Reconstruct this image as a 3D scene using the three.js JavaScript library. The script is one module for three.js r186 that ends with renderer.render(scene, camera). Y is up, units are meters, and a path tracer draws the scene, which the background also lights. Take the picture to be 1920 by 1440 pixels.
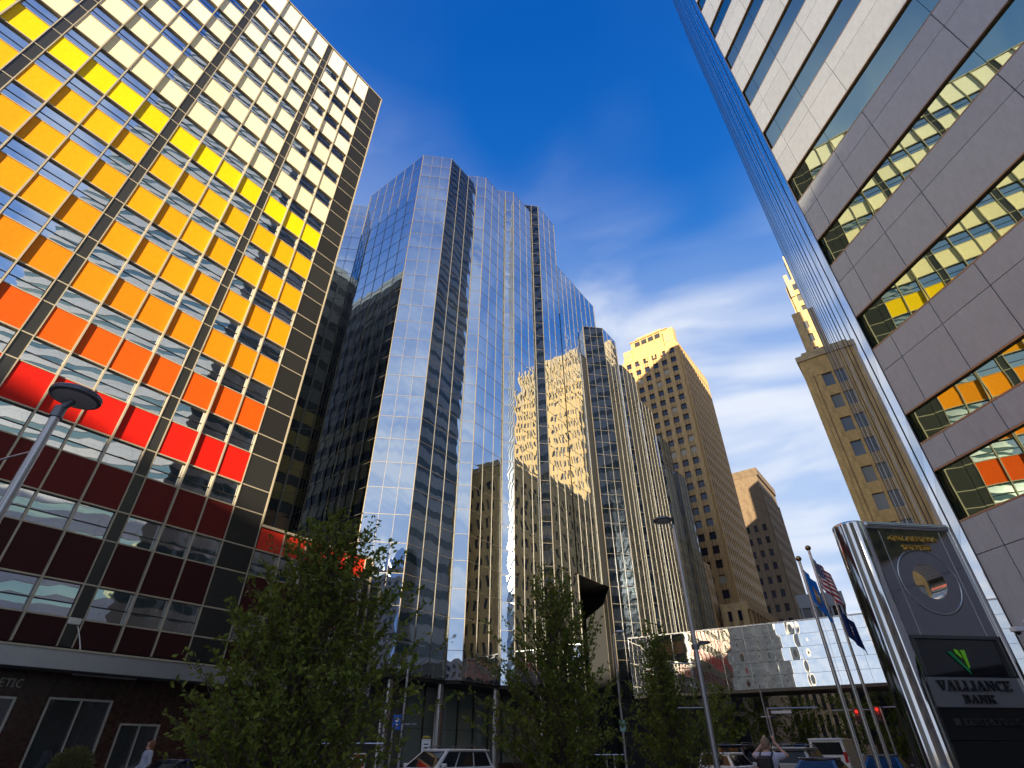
import * as THREE from 'three';
import { mergeGeometries } from 'three/addons/utils/BufferGeometryUtils.js';
import { RoundedBoxGeometry } from 'three/addons/geometries/RoundedBoxGeometry.js';
import { MarchingCubes } from 'three/addons/objects/MarchingCubes.js';
import { FontLoader } from 'three/addons/loaders/FontLoader.js';
import { TextGeometry } from 'three/addons/geometries/TextGeometry.js';

// ---------------------------------------------------------------- camera, sky, sun, exposure
const R = Math.PI / 180;
const scene = new THREE.Scene();
const camera = new THREE.PerspectiveCamera(72.47, 4 / 3, 0.1, 4000);
camera.position.set(0, 1.6, 0);
camera.rotation.set(35.08 * R, 0, 0);
scene.add(camera);
camera.updateMatrixWorld(true); camera.updateProjectionMatrix();
const renderer = new THREE.WebGLRenderer({ antialias: true });
renderer.toneMapping = THREE.LinearToneMapping;
const EXPOSURE = 2.55;
renderer.toneMappingExposure = EXPOSURE;
renderer.shadowMap.enabled = true;

const dirAz = (a, el = 0) => new THREE.Vector3(Math.sin(a * R) * Math.cos(el * R), Math.sin(el * R), -Math.cos(a * R) * Math.cos(el * R));
const SUN_AZ = 190, SUN_EL = 14;
const sun = new THREE.DirectionalLight(new THREE.Color().setRGB(1, 0.83, 0.58), 5);
sun.position.copy(dirAz(SUN_AZ, SUN_EL)).multiplyScalar(400);
sun.castShadow = true;
Object.assign(sun.shadow.camera, { left: -200, right: 200, top: 200, bottom: -200, near: 1, far: 900 });
sun.shadow.mapSize.set(4096, 4096); sun.shadow.radius = 1;
scene.add(sun, sun.target);

function mulberry(a) { return () => { a |= 0; a = a + 0x6D2B79F5 | 0; let t = Math.imul(a ^ a >>> 15, 1 | a); t = t + Math.imul(t ^ t >>> 7, 61 | t) ^ t; return ((t ^ t >>> 14) >>> 0) / 4294967296; }; }
const hash2 = (x, y, s = 0) => { let h = Math.imul(x | 0, 374761393) + Math.imul(y | 0, 668265263) + Math.imul(s | 0, 974634777); h = Math.imul(h ^ h >>> 13, 1274126177); return ((h ^ h >>> 16) >>> 0) / 4294967296; };
const sm = t => t * t * (3 - 2 * t), lerp = (a, b, t) => a + (b - a) * t, clamp = (x, a, b) => Math.min(b, Math.max(a, x));
function vnoise(x, y, s = 0, px = 0, py = 0) {
  const xi = Math.floor(x), yi = Math.floor(y), fx = sm(x - xi), fy = sm(y - yi);
  const w = (i, n) => n ? ((i % n) + n) % n : i;
  const h = (i, j) => hash2(w(i, px), w(j, py), s);
  return lerp(lerp(h(xi, yi), h(xi + 1, yi), fx), lerp(h(xi, yi + 1), h(xi + 1, yi + 1), fx), fy);
}
function fbm(x, y, oct = 5, s = 0, px = 0, py = 0) { let a = 0, w = 0.5, n = 0; for (let i = 0; i < oct; i++) { a += w * vnoise(x, y, s + i, px, py); n += w; x *= 2; y *= 2; px *= 2; py *= 2; w *= 0.5; } return a / n; }

{ // the sky: clear deep blue overhead, paling towards the horizon, with thin streaked cirrus
  const W = 2048, H = 1024, data = new Float32Array(W * H * 4);
  const stops = [[0, 0.62, 0.72, 0.90], [8, 0.52, 0.66, 0.90], [18, 0.37, 0.56, 0.90], [30, 0.19, 0.40, 0.84], [42, 0.056, 0.25, 0.72], [54, 0.010, 0.15, 0.58], [68, 0.003, 0.110, 0.49], [90, 0.002, 0.09, 0.43]];
  for (let j = 0; j < H; j++) {
    const el = ((j + 0.5) / H - 0.5) * 180;
    let k = 0; while (k < stops.length - 2 && el > stops[k + 1][0]) k++;
    const t = clamp((el - stops[k][0]) / (stops[k + 1][0] - stops[k][0]), 0, 1);
    const base = [1, 2, 3].map(c => lerp(stops[k][c], stops[k + 1][c], t));
    for (let i = 0; i < W; i++) {
      const th = ((i + 0.5) / W - 0.5) * 2 * Math.PI, o = (j * W + i) * 4;
      const ce = Math.cos(el * R), x = Math.cos(th) * ce, z = Math.sin(th) * ce, y = Math.sin(el * R);
      let c = 0;
      if (el > 0) {
        const q = 1 / (y + 0.10), X = x * q, Z = z * q;
        const u = X * 0.92 + Z * 0.39, v = -X * 0.39 + Z * 0.92;
        const wx = fbm(u * 1.1 + 7, v * 1.1 + 3, 3, 11) - 0.5, wy = fbm(u * 1.1 + 31, v * 1.1 + 17, 3, 12) - 0.5;
        const broad = fbm(u * 1.25 + 9.1 + wx, v * 1.35 + wy, 4, 5);
        const wisp = fbm(u * 2.2 + wx * 2.6, v * 6.5 + wy * 2.6, 6, 9);
        const cov = clamp((broad - 0.21) * 3.2, 0, 1);
        c = cov * (0.30 + 0.70 * clamp((wisp - 0.32) * 2.6, 0, 1));
        c *= 0.97 * clamp((64 - el) / 19, 0.03, 1) * clamp(el / 3, 0, 1);
      }
      const cl = [0.82, 0.88, 1.0];
      const g = dirAz(SUN_AZ, SUN_EL), ang = Math.acos(clamp(x * g.x + y * g.y + z * g.z, -1, 1)) / R;
      const glow = 0.35 * Math.exp(-ang / 14) * clamp((el + 3) / 6, 0, 1);
      const gc = [1.0, 0.8, 0.5];
      for (let m = 0; m < 3; m++) data[o + m] = (lerp(base[m], cl[m], c) + glow * gc[m]) / EXPOSURE;
      data[o + 3] = 1;
    }
  }
  const tex = new THREE.DataTexture(data, W, H, THREE.RGBAFormat, THREE.FloatType);
  tex.mapping = THREE.EquirectangularReflectionMapping; tex.magFilter = THREE.LinearFilter; tex.minFilter = THREE.LinearFilter; tex.needsUpdate = true;
  scene.background = tex; scene.environment = tex;
}

// ---------------------------------------------------------------- helpers
const A1 = 37.04;                                       // azimuth of the street; grid point (a along it, b to its left)
const E1 = dirAz(A1), E2 = dirAz(A1 - 90);
const G = (a, b, y = 0) => new THREE.Vector3(E1.x * a + E2.x * b, y, E1.z * a + E2.z * b);
const GROT = (90 - A1) * R;                             // local x along the street, local z to its right
const polar = (az, d, y = 0) => { const v = dirAz(az).multiplyScalar(d); v.y = y; return v; };
const names = new Map();
function numbered(n) { const k = names.get(n) || 0; names.set(n, k + 1); return k ? `${n}_${String(k).padStart(3, '0')}` : n; }
function tag(o, label, category, group, kind) { o.userData.label = label; if (category) o.userData.category = category; if (group) o.userData.group = group; if (kind) o.userData.kind = kind; return o; }
function thing(name, label, category, pos = new THREE.Vector3(), turn = 0, group) {
  const o = new THREE.Group(); o.name = numbered(name); o.position.copy(pos); o.rotation.y = turn; scene.add(o);
  return tag(o, label, category, group);
}
function part(parent, name, geo, mat, kind) {
  const m = new THREE.Mesh(geo, mat); m.name = name; m.castShadow = m.receiveShadow = true; parent.add(m);
  if (kind) m.userData.kind = kind; return m;
}
function struct(name, geo, mat, label) { const m = part(scene, name, geo, mat); m.userData.kind = 'structure'; if (label) m.userData.label = label; return m; }
const merge = list => { const l = list.map(g => { const h = g.index ? g : g.clone(); if (!h.index) { h.setIndex([...Array(h.attributes.position.count).keys()]); } for (const k of Object.keys(h.attributes)) if (!['position', 'normal', 'uv'].includes(k)) h.deleteAttribute(k); if (!h.attributes.uv) h.setAttribute('uv', new THREE.BufferAttribute(new Float32Array(h.attributes.position.count * 2), 2)); return h; }); return mergeGeometries(l); };
// a box with uv in metres
function box(w, h, d, x = 0, y = 0, z = 0, uo = 0) {
  const g = new THREE.BoxGeometry(w, h, d), p = g.attributes.position, n = g.attributes.normal, uv = g.attributes.uv;
  for (let i = 0; i < p.count; i++) {
    const ax = Math.abs(n.getX(i)), ay = Math.abs(n.getY(i));
    if (ax > 0.5) uv.setXY(i, p.getZ(i) + uo, p.getY(i) + uo * 0.7); else if (ay > 0.5) uv.setXY(i, p.getX(i) + uo, p.getZ(i)); else uv.setXY(i, p.getX(i) + uo, p.getY(i) + uo * 0.7);
  }
  return g.translate(x, y, z);
}
const boxTo = (x0, x1, y0, y1, z0, z1) => box(x1 - x0, y1 - y0, z1 - z0, (x0 + x1) / 2, (y0 + y1) / 2, (z0 + z1) / 2);
function tube(pts, r, seg = 6, rad = 6, taper) {
  const c = new THREE.CatmullRomCurve3(pts.map(p => p.isVector3 ? p : new THREE.Vector3(...p)));
  const g = new THREE.TubeGeometry(c, seg, r, rad, false);
  if (taper !== undefined) { const p = g.attributes.position, q = new THREE.Vector3(); for (let i = 0; i <= seg; i++) { const o = c.getPointAt(i / seg), k = lerp(1, taper, i / seg); for (let j = 0; j <= rad; j++) { const m = i * (rad + 1) + j; q.fromBufferAttribute(p, m).sub(o).multiplyScalar(k).add(o); p.setXYZ(m, q.x, q.y, q.z); } } }
  return g;
}
const cyl = (r0, r1, h, x = 0, y = 0, z = 0, n = 16) => new THREE.CylinderGeometry(r1, r0, h, n).translate(x, y + h / 2, z);

// a texture of mottled grain around white, and one for relief
function grainTexture(size, fn, rgb = true) {
  const d = new Uint8Array(size * size * 4);
  for (let j = 0; j < size; j++) for (let i = 0; i < size; i++) { const v = fn(i / size, j / size), o = (j * size + i) * 4; for (let m = 0; m < 3; m++) d[o + m] = clamp(Math.round(255 * (Array.isArray(v) ? v[m] : v)), 0, 255); d[o + 3] = 255; }
  const t = new THREE.DataTexture(d, size, size); t.wrapS = t.wrapT = THREE.RepeatWrapping; t.magFilter = THREE.LinearFilter; t.minFilter = THREE.LinearMipmapLinearFilter; t.generateMipmaps = true; if (rgb) t.colorSpace = THREE.SRGBColorSpace; t.needsUpdate = true; return t;
}
const rep = (t, s) => { const c = t.clone(); c.repeat.set(s, s); c.needsUpdate = true; return c; };
const soiled = grainTexture(256, (u, v) => 0.96 + 0.045 * (fbm(u * 6, v * 4, 5, 21, 6, 4) - 0.5) + 0.07 * (fbm(u * 40, v * 5, 3, 22, 40, 5) - 0.5));
const stony = grainTexture(512, (u, v) => { const n = fbm(u * 8, v * 8, 6, 31, 8, 8), f = fbm(u * 64, v * 64, 2, 33, 64, 64); return [0.86 + 0.26 * (n - 0.5) + 0.14 * (f - 0.5), 0.85 + 0.25 * (n - 0.5) + 0.14 * (f - 0.5), 0.84 + 0.22 * (n - 0.5) + 0.14 * (f - 0.5)]; });
const granite = grainTexture(256, (u, v) => { const n = fbm(u * 10, v * 10, 5, 41, 10, 10), f = hash2(u * 256, v * 256, 7); return [0.8 + 0.35 * (n - 0.5) + 0.15 * (f - 0.5), 0.78 + 0.36 * (n - 0.5) + 0.15 * (f - 0.5), 0.78 + 0.36 * (n - 0.5) + 0.15 * (f - 0.5)]; });
const roughTex = grainTexture(256, (u, v) => 0.75 + 0.5 * (fbm(u * 7, v * 7, 5, 51, 7, 7) - 0.5), false);
const col = (r, g, b) => new THREE.Color().setRGB(r, g, b);
const mat = (r, g, b, rough = 0.7, metal = 0, more = {}) => new THREE.MeshStandardMaterial({ color: col(r, g, b), roughness: rough, metalness: metal, ...more });
const phys = (r, g, b, rough, metal, more = {}) => new THREE.MeshPhysicalMaterial({ color: col(r, g, b), roughness: rough, metalness: metal, ...more });

// pieces: the largest in the picture become parts of their own, the rest one joined part
const _v = new THREE.Vector3(), _m = new THREE.Matrix4();
function pixelSize(parent, mtx, size) {
  parent.updateMatrixWorld(true); _m.multiplyMatrices(parent.matrixWorld, mtx); _v.setFromMatrixPosition(_m);
  const d = _v.distanceTo(camera.position); _v.project(camera);
  const inside = _v.z < 1 && Math.abs(_v.x) < 1.06 && Math.abs(_v.y) < 1.06;
  return size / d * (inside ? 1 : 0.001);
}
function pieces(parent, name, items, limit = 300) {   // items: {g, m, mat, size}
  items.forEach(it => it.px = pixelSize(parent, it.m, it.size || 1));
  items.sort((a, b) => b.px - a.px);
  items.slice(0, limit).forEach(it => { const o = part(parent, name, it.g, it.mat); it.m.decompose(o.position, o.quaternion, o.scale); });
  const rest = items.slice(limit);
  if (rest.length) {
    const mats = [...new Set(rest.map(i => i.mat))];
    const geos = mats.map(mt => merge(rest.filter(i => i.mat === mt).map(i => { const g = i.g.clone(); g.applyMatrix4(i.m); return g; })));
    const g = geos.length > 1 ? mergeGeometries(geos, true) : geos[0];
    const o = part(parent, name, g, mats.length > 1 ? mats : mats[0]); o.userData.kind = 'stuff';
  }
}
const at = (x, y, z, turn = 0) => new THREE.Matrix4().makeRotationY(turn).setPosition(x, y, z);

// a pane of glass that is not quite flat: bow and ripple are in its normals
function paneGeo(w, h, seed, bow, ripple, nx = 4, ny = 5) {
  const g = new THREE.PlaneGeometry(w, h, nx, ny), p = g.attributes.position, n = g.attributes.normal, r = mulberry(seed * 977 + 13);
  const tx = (r() - 0.5) * ripple, ty = (r() - 0.5) * ripple, bx = bow * (0.4 + 0.9 * r()), by = bow * (0.4 + 0.9 * r());
  const ph = r() * 6.28, pk = 2 + 3 * r(), ph2 = r() * 6.28;
  for (let i = 0; i < p.count; i++) {
    const u = p.getX(i) / w * 2, v = p.getY(i) / h * 2;
    const sx = tx + bx * u + ripple * 0.5 * Math.sin(pk * v + ph), sy = ty + by * v + ripple * 0.5 * Math.sin(pk * u + ph2);
    const l = Math.hypot(sx, sy, 1); n.setXYZ(i, sx / l, sy / l, 1 / l);
  }
  return g;
}
const paneSet = (w, h, bow, ripple, count = 6, nx, ny, s0 = 0) => Array.from({ length: count }, (_, i) => paneGeo(w, h, i + 1 + s0, bow, ripple, nx, ny));

// ---------------------------------------------------------------- ground
const M = {
  asphalt: mat(0.05, 0.05, 0.052, 0.95, 0, { map: rep(stony, 0.5) }), concrete: mat(0.34, 0.33, 0.31, 0.9, 0, { map: rep(stony, 0.4) }), kerb: mat(0.4, 0.39, 0.37, 0.9, 0, { map: stony }),
  paint: mat(0.75, 0.75, 0.72, 0.8), earth: mat(0.16, 0.15, 0.13, 1, 0, { map: rep(stony, 0.05) }),
  cream: mat(0.44, 0.385, 0.29, 0.5, 0.25, { map: soiled }), alu: mat(0.6, 0.6, 0.6, 0.35, 0.8), darkCore: mat(0.02, 0.022, 0.025, 0.6), rubber: mat(0.02, 0.02, 0.02, 0.9),
  chrome: mat(0.62, 0.62, 0.63, 0.05, 1), steel: mat(0.55, 0.55, 0.56, 0.25, 1), black: mat(0.012, 0.012, 0.013, 0.5), white: mat(0.78, 0.78, 0.78, 0.5),
};
{
  const quad = (a0, a1, b0, b1, y, m, name, label) => {
    const g = box(a1 - a0, 0.2, b1 - b0, 0, -0.1, 0); const o = struct(name, g, m, label); o.position.copy(G((a0 + a1) / 2, (b0 + b1) / 2, y)); o.rotation.y = GROT; return o;
  };
  const g = new THREE.PlaneGeometry(3000, 3000); g.rotateX(-Math.PI / 2); const uv = g.attributes.uv; for (let i = 0; i < uv.count; i++) uv.setXY(i, uv.getX(i) * 3000, uv.getY(i) * 3000);
  struct('ground', g, M.earth, 'paved city ground').position.y = -0.05;
  quad(-120, 320, 10.6, 21.2, 0, M.asphalt, 'road', 'dark asphalt street between the towers');
  quad(-120, 46, -40, 10.4, 0.13, M.concrete, 'pavement', 'pale concrete plaza pavement at the foot of the mirrored tower');
  quad(-120, 320, 21.4, 60, 0.13, M.concrete, numbered('pavement'), 'concrete pavement along the glass tower');
    for (const b of [10.5, 21.3]) { const o = struct(numbered('kerb'), box(440, 0.28, 0.2, 0, 0, 0), M.kerb, 'concrete kerb along the street'); o.position.copy(G(100, b, 0.0)); o.rotation.y = GROT; }
  for (let k = 0; k < 26; k++) { const o = struct(numbered('lane_marking'), box(3, 0.008, 0.12), M.paint, 'white lane dash'); o.position.copy(G(-40 + k * 9, 15.9, 0.004)); o.rotation.y = GROT; }
}

// ---------------------------------------------------------------- the coloured panel building, left
const panelTone = {
  '-4': [0.03, 0.008, 0.009], '-3': [0.035, 0.009, 0.010], '-2': [0.045, 0.009, 0.010], '-1': [0.13, 0.013, 0.012], 0: [0.62, 0.012, 0.006], 1: [0.76, 0.092, 0.004], 2: [0.82, 0.225, 0.004], 3: [0.84, 0.275, 0.004],
  4: [0.84, 0.32, 0.004], 5: [0.86, 0.375, 0.004], 6: [0.88, 0.56, 0.003], 7: [0.84, 0.72, 0.48], 8: [0.84, 0.73, 0.50], 9: [0.84, 0.74, 0.53], 10: [0.84, 0.755, 0.58], 11: [0.84, 0.765, 0.62], 12: [0.84, 0.78, 0.67], 13: [0.84, 0.79, 0.71],
};
const windowGlasses = [phys(0.58, 0.64, 0.71, 0.015, 1), phys(0.54, 0.60, 0.68, 0.015, 1), phys(0.62, 0.67, 0.72, 0.018, 1)], windowGlass = windowGlasses[0];
{
  const D = 28, X1 = 0.505 * D, PITCH = 0.1135 * D, PB = k => 0.433 * D + 1.6 + k * PITCH, PH = 0.0660 * D, ROOF = 2.02 * D + 1.6;
  const t = thing('panel_office_building', 'tall office building with rows of cream, yellow, orange, red and maroon panels', 'building', G(X1, D), GROT);
  const X = s => s * D - X1;                               // local x from facade station
  const panelMats = {}; for (const k in panelTone) panelMats[k] = [0, 1, 2].map(v => phys(...panelTone[k].map(c => c * [1, 0.94, 1.03][v]), 0.55, 0, { map: soiled, specularIntensity: 0.3 }));
  const blackMats = [0.019, 0.022, 0.026].map(c => mat(c, c, c * 0.98, 0.34, 0, { map: soiled }));
  // stations: bays and black strips, from the far right end leftwards
  const bays = [], strips = [], P4 = 0.2305, BW = 0.0532;
  const strip = (a, b) => strips.push([X(a), X(b)]);
  strip(0.4425, 0.503);
  for (const [a, b] of [[0.390, 0.4415], [0.3365, 0.389], [0.2835, 0.3355]]) bays.push([X(a), X(b)]);
  for (let p = 0; p < 4; p++) { const o = 0.2825 - p * P4; strip(o - 0.0185, o - 0.0005); for (let q = 0; q < 4; q++) { const r = o - 0.019 - q * BW; bays.push([X(r - BW + 0.0006), X(r - 0.0006)]); } }
  const XL = X(0.2825 - 3 * P4 - 0.019 - 4 * BW);
  const ROWS = []; for (let k = -3; k <= 13; k++) ROWS.push(k);
  const core = part(t, 'wall', boxTo(XL, -0.02, 4.2, ROOF - 0.15, -48, -0.22), M.darkCore);
  const pb = 1.485, panelG = [0, 1, 2, 3].map(i => box(1, 1, 0.05, 0, 0, 0, i * 3.1));
  // panel geometry by real size: full, sill and top rows
  const gcache = new Map();
  const gPanel = (w, h, v) => { const key = [w.toFixed(2), h.toFixed(2), v].join(); if (!gcache.has(key)) gcache.set(key, box(w, h, 0.05, 0, 0, 0, v * 3.1)); return gcache.get(key); };
  const gPane = (w, h, v) => { const key = ['g', w.toFixed(2), h.toFixed(2), v].join(); if (!gcache.has(key)) gcache.set(key, paneGeo(w, h, v + Math.round(w * 100), 0.010, 0.007)); return gcache.get(key); };
  const r = mulberry(5), panels = [], panes = [], frames = [];
  const SILL = 0.1215 * D + 1.6;
  const rowSpan = k => [Math.max(PB(k), SILL), k === 13 ? ROOF - 0.14 : PB(k) + PH];
  for (const [a, b] of bays) {
    const w = b - a - 0.03, x = (a + b) / 2;
    for (const k of ROWS) {
      const [y0, y1] = rowSpan(k);
      panels.push({ g: gPanel(w, y1 - y0 - 0.03, Math.floor(r() * 4)), m: at(x, (y0 + y1) / 2, -0.03), mat: panelMats[k][Math.floor(r() * 3)], size: 2 });
      if (k < 13) {
        const wy0 = PB(k) + PH + 0.05, wy1 = PB(k + 1) - 0.05, mid = lerp(wy0, wy1, 0.40);
        panes.push({ g: gPane(w - 0.06, wy1 - mid - 0.045, Math.floor(r() * 7)), m: at(x, (wy1 + mid) / 2 + 0.01, -0.12), mat: windowGlasses[Math.floor(r() * 3)], size: 1.2 });
        panes.push({ g: gPane(w - 0.06, mid - wy0 - 0.03, Math.floor(r() * 7)), m: at(x, (wy0 + mid) / 2 - 0.01, -0.10), mat: windowGlasses[Math.floor(r() * 3)], size: 1 });
        frames.push({ g: gPanel(w, 0.045, 0), m: at(x, mid, -0.10), mat: M.black, size: 0.6 });
      }
    }
  }
  pieces(t, 'panel', panels, 300); pieces(t, 'window_pane', panes, 300); pieces(t, 'window_bar', frames, 150);
  // black strips
  const bl = [];
  for (const [a, b] of strips) for (const k of ROWS) {
    const [y0, y1] = rowSpan(k), w = b - a - 0.05, x = (a + b) / 2;
    bl.push({ g: gPanel(w, y1 - y0 - 0.045, Math.floor(r() * 4)), m: at(x, (y0 + y1) / 2, -0.02), mat: blackMats[Math.floor(r() * 3)], size: 2 });
    if (k < 13) bl.push({ g: gPanel(w, PB(k + 1) - PB(k) - PH - 0.045, Math.floor(r() * 4)), m: at(x, (PB(k) + PH + PB(k + 1)) / 2, -0.02), mat: blackMats[Math.floor(r() * 3)], size: 1.6 });
  }
  pieces(t, 'black_panel', bl, 300);
  // rails along each row
  for (const k of ROWS) {
    const [y0, y1] = rowSpan(k);
    part(t, 'rail', boxTo(XL, -0.01, y1 - 0.025, y1 + 0.035, -0.14, 0.022), M.cream);
    if (k > -3) part(t, 'rail', boxTo(XL, -0.01, y0 - 0.045, y0 + 0.02, -0.14, 0.03), M.cream);
  }
  // mullions: deep and shallow in turn, flat bars beside the strips
  const mull = (x, w, d) => part(t, 'mullion', boxTo(x - w / 2, x + w / 2, SILL, ROOF, -0.13, d), M.cream);
  for (const [a, b] of strips) { mull(a - 0.012, 0.05, 0.055); mull(b + 0.012, 0.05, 0.055); }
  const bx = bays.map(b => b[0]).sort((p, q) => p - q);
  bays.forEach(([a, b], i) => { const right = b; if (strips.some(s => Math.abs(s[0] - right) < 0.1) || strips.some(s => Math.abs(s[1] - right) < 0.1)) return; const q = i < 3 ? i : (i - 3) % 4; mull(right + 0.012, 0.075, i < 3 ? [0, 0.07, 0.165][q] : [0, 0.165, 0.065, 0.165][q]); });
  part(t, 'corner_trim', boxTo(-0.055, 0.02, 11.9, ROOF, -0.16, 0.07), M.cream);
  part(t, 'parapet_cap', boxTo(XL, 0.03, ROOF - 0.12, ROOF + 0.04, -48, 0.09), M.cream);
  // the end wall, in shade, mirrored by the glass tower
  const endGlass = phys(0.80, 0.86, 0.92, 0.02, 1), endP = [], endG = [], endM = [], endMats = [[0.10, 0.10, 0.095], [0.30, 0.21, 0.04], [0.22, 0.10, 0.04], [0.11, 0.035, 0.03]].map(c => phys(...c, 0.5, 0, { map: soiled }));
  for (let q = 0; q < 29; q++) for (const k of ROWS) {
    const z = -1.2 - q * 1.62, [y0, y1] = rowSpan(k); if (k < -1) continue;
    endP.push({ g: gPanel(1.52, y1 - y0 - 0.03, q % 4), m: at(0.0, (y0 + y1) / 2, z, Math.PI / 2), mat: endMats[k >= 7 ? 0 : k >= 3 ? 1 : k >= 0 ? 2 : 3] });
    if (k < 13) endG.push({ g: gPane(1.46, PB(k + 1) - PB(k) - PH - 0.1, q % 7), m: at(-0.03, (PB(k) + PH + PB(k + 1)) / 2, z, Math.PI / 2), mat: endGlass });
  }
  const endBar = mat(0.12, 0.115, 0.10, 0.5, 0.3);
  for (let q = 0; q <= 29; q++) endM.push({ g: boxTo(-0.05, 0.05, 11.9, ROOF, -0.05, 0.12), m: at(0, 0, -0.39 - q * 1.62, Math.PI / 2), mat: endBar });
  pieces(t, 'end_panel', endP, 0); pieces(t, 'end_window', endG, 0); pieces(t, 'end_mullion', endM, 0);
  part(t, 'end_parapet', boxTo(0.03, 0.14, ROOF - 1.1, ROOF + 0.02, -47.9, -0.1), mat(0.72, 0.70, 0.62, 0.6, 0, { map: soiled }));
  // lower wing
  const WT = 0.366 * D + 1.6, WX = X(0.79);
  part(t, 'wing_wall', boxTo(0.0, WX - 0.02, 4.2, WT - 0.1, -9, -0.23), M.darkCore);
  const wp = [], ww = [], wb = WX - 0.62, bw = (wb - 0.04) / 5;
  const redW = [mat(0.62, 0.030, 0.012, 0.42, 0, { map: soiled }), mat(0.66, 0.038, 0.012, 0.42, 0, { map: soiled }), mat(0.60, 0.032, 0.014, 0.42, 0, { map: soiled })];
  for (let q = 0; q < 5; q++) {
    const x = 0.04 + bw * (q + 0.5), w = bw - 0.07;
    for (const k of [-1, -2, -3]) {
      const y0 = Math.max(PB(k), SILL), y1 = k === -1 ? WT - 0.1 : PB(k) + PH;
      wp.push({ g: gPanel(w, y1 - y0 - 0.03, q % 4), m: at(x, (y0 + y1) / 2, -0.03), mat: k === -1 ? redW[q % 3] : panelMats[k][q % 3], size: 2 });
      if (k < -1) { const a = PB(k) + PH + 0.05, b = PB(k + 1) - 0.05, mid = lerp(a, b, 0.4); ww.push({ g: gPane(w - 0.05, b - mid - 0.04, q), m: at(x, (mid + b) / 2, -0.12), mat: windowGlass, size: 1 }); ww.push({ g: gPane(w - 0.05, mid - a - 0.03, q + 1), m: at(x, (mid + a) / 2, -0.10), mat: windowGlass, size: 1 }); }
    }
    part(t, 'mullion', boxTo(0.04 + bw * (q + 1) - 0.035, 0.04 + bw * (q + 1) + 0.035, SILL, WT, -0.13, 0.06), M.cream);
  }
  for (const [y0, y1] of [[SILL, PB(-2) - 0.1], [PB(-2), PB(-2) + PH], [PB(-2) + PH + 0.05, PB(-1) - 0.05], [PB(-1), WT - 0.1]]) wp.push({ g: gPanel(0.42, y1 - y0 - 0.05, 1), m: at(wb + 0.27, (y0 + y1) / 2, -0.02), mat: blackMats[1], size: 1.5 });
  pieces(t, 'panel', wp); pieces(t, 'window_pane', ww);
  for (const k of [-1, -2]) { part(t, 'rail', boxTo(0.03, WX - 0.06, PB(k) - 0.045, PB(k) + 0.02, -0.14, 0.03), M.cream); part(t, 'rail', boxTo(0.03, WX - 0.06, PB(k - 1) + PH - 0.02, PB(k - 1) + PH + 0.04, -0.14, 0.022), M.cream); }
  part(t, 'wing_trim', boxTo(WX - 0.06, WX + 0.02, SILL, WT, -0.2, 0.08), M.cream); part(t, 'wing_cap', boxTo(0.03, WX + 0.04, WT - 0.09, WT + 0.05, -9, 0.10), M.cream);
  // canopy over the street front
  const fascia = mat(0.42, 0.43, 0.46, 0.30, 0.6, { map: soiled });
  const cz = 1.15, CT = 0.1175 * (D - cz) + 1.6;
  part(t, 'canopy_fascia', boxTo(XL, WX + 0.2, CT - 0.62, CT, cz - 0.08, cz), fascia); part(t, 'canopy_lip', boxTo(XL, WX + 0.2, CT, CT + 0.07, cz - 0.10, cz + 0.05), M.cream);
  part(t, 'canopy_roof', boxTo(XL, WX + 0.18, CT - 0.12, CT - 0.02, -0.2, cz - 0.1), M.darkCore); part(t, 'canopy_soffit', boxTo(XL, WX + 0.18, CT - 0.60, CT - 0.55, -0.9, cz - 0.1), mat(0.10, 0.095, 0.09, 0.8));
  part(t, 'soffit_light', boxTo(X(0.30), X(0.385), CT - 0.635, CT - 0.602, -0.35, -0.25), mat(0.5, 0.5, 0.5, 0.4));
  // brown granite street front with its shop windows
  const gran = [0, 1, 2].map(v => mat(0.075 * [1, 0.9, 1.1][v], 0.034 * [1, 0.92, 1.1][v], 0.024 * [1, 0.95, 1.1][v], 0.35, 0, { map: granite, roughnessMap: roughTex }));
  const z0 = -0.4, sl = [], shop = [[-8.0, -0.2 - 0.5, 0.3, 3.2]];
  const opens = [[X(0.205), 7.0 - X1, 0, 3.28], [8.0 - X1, 10.25 - X1, 0, 3.34], [10.8 - X1, 12.4 - X1, 0, 2.57], [2.0 - X1, 4.2 - X1, 0, 3.3], [-3.0 - X1, 0.6 - X1, 0, 3.3], [14.8 - X1, 17.5 - X1, 0, 3.0], [18.6 - X1, 21.2 - X1, 0, 3.0]];
  part(t, 'street_wall', boxTo(XL, WX, 0, CT - 0.55, z0 - 0.6, z0 - 0.15), M.darkCore);
  const edges = [XL, ...opens.flatMap(o => [o[0], o[1]]), WX].sort((a, b) => a - b);
  for (let i = 0; i + 1 < edges.length; i++) {
    const a = edges[i], b = edges[i + 1], o = opens.find(p => Math.abs(p[0] - a) < 1e-6), top = o ? o[3] : 0;
    for (const [y0, y1] of [[0, 1.35], [1.35, 2.9], [2.9, CT - 0.55]]) {
      const lo = Math.max(y0, top); if (lo >= y1 - 0.05) continue; const nn = Math.max(1, Math.round((b - a) / 1.6));
      for (let q = 0; q < nn; q++) { const w = (b - a) / nn; sl.push({ g: box(w - 0.012, y1 - lo - 0.012, 0.12, 0, 0, 0, i * 1.7 + q), m: at(a + w * (q + 0.5), (lo + y1) / 2, z0 - 0.06), mat: gran[(i + q + Math.round(y0)) % 3], size: 2 }); }
    }
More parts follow.
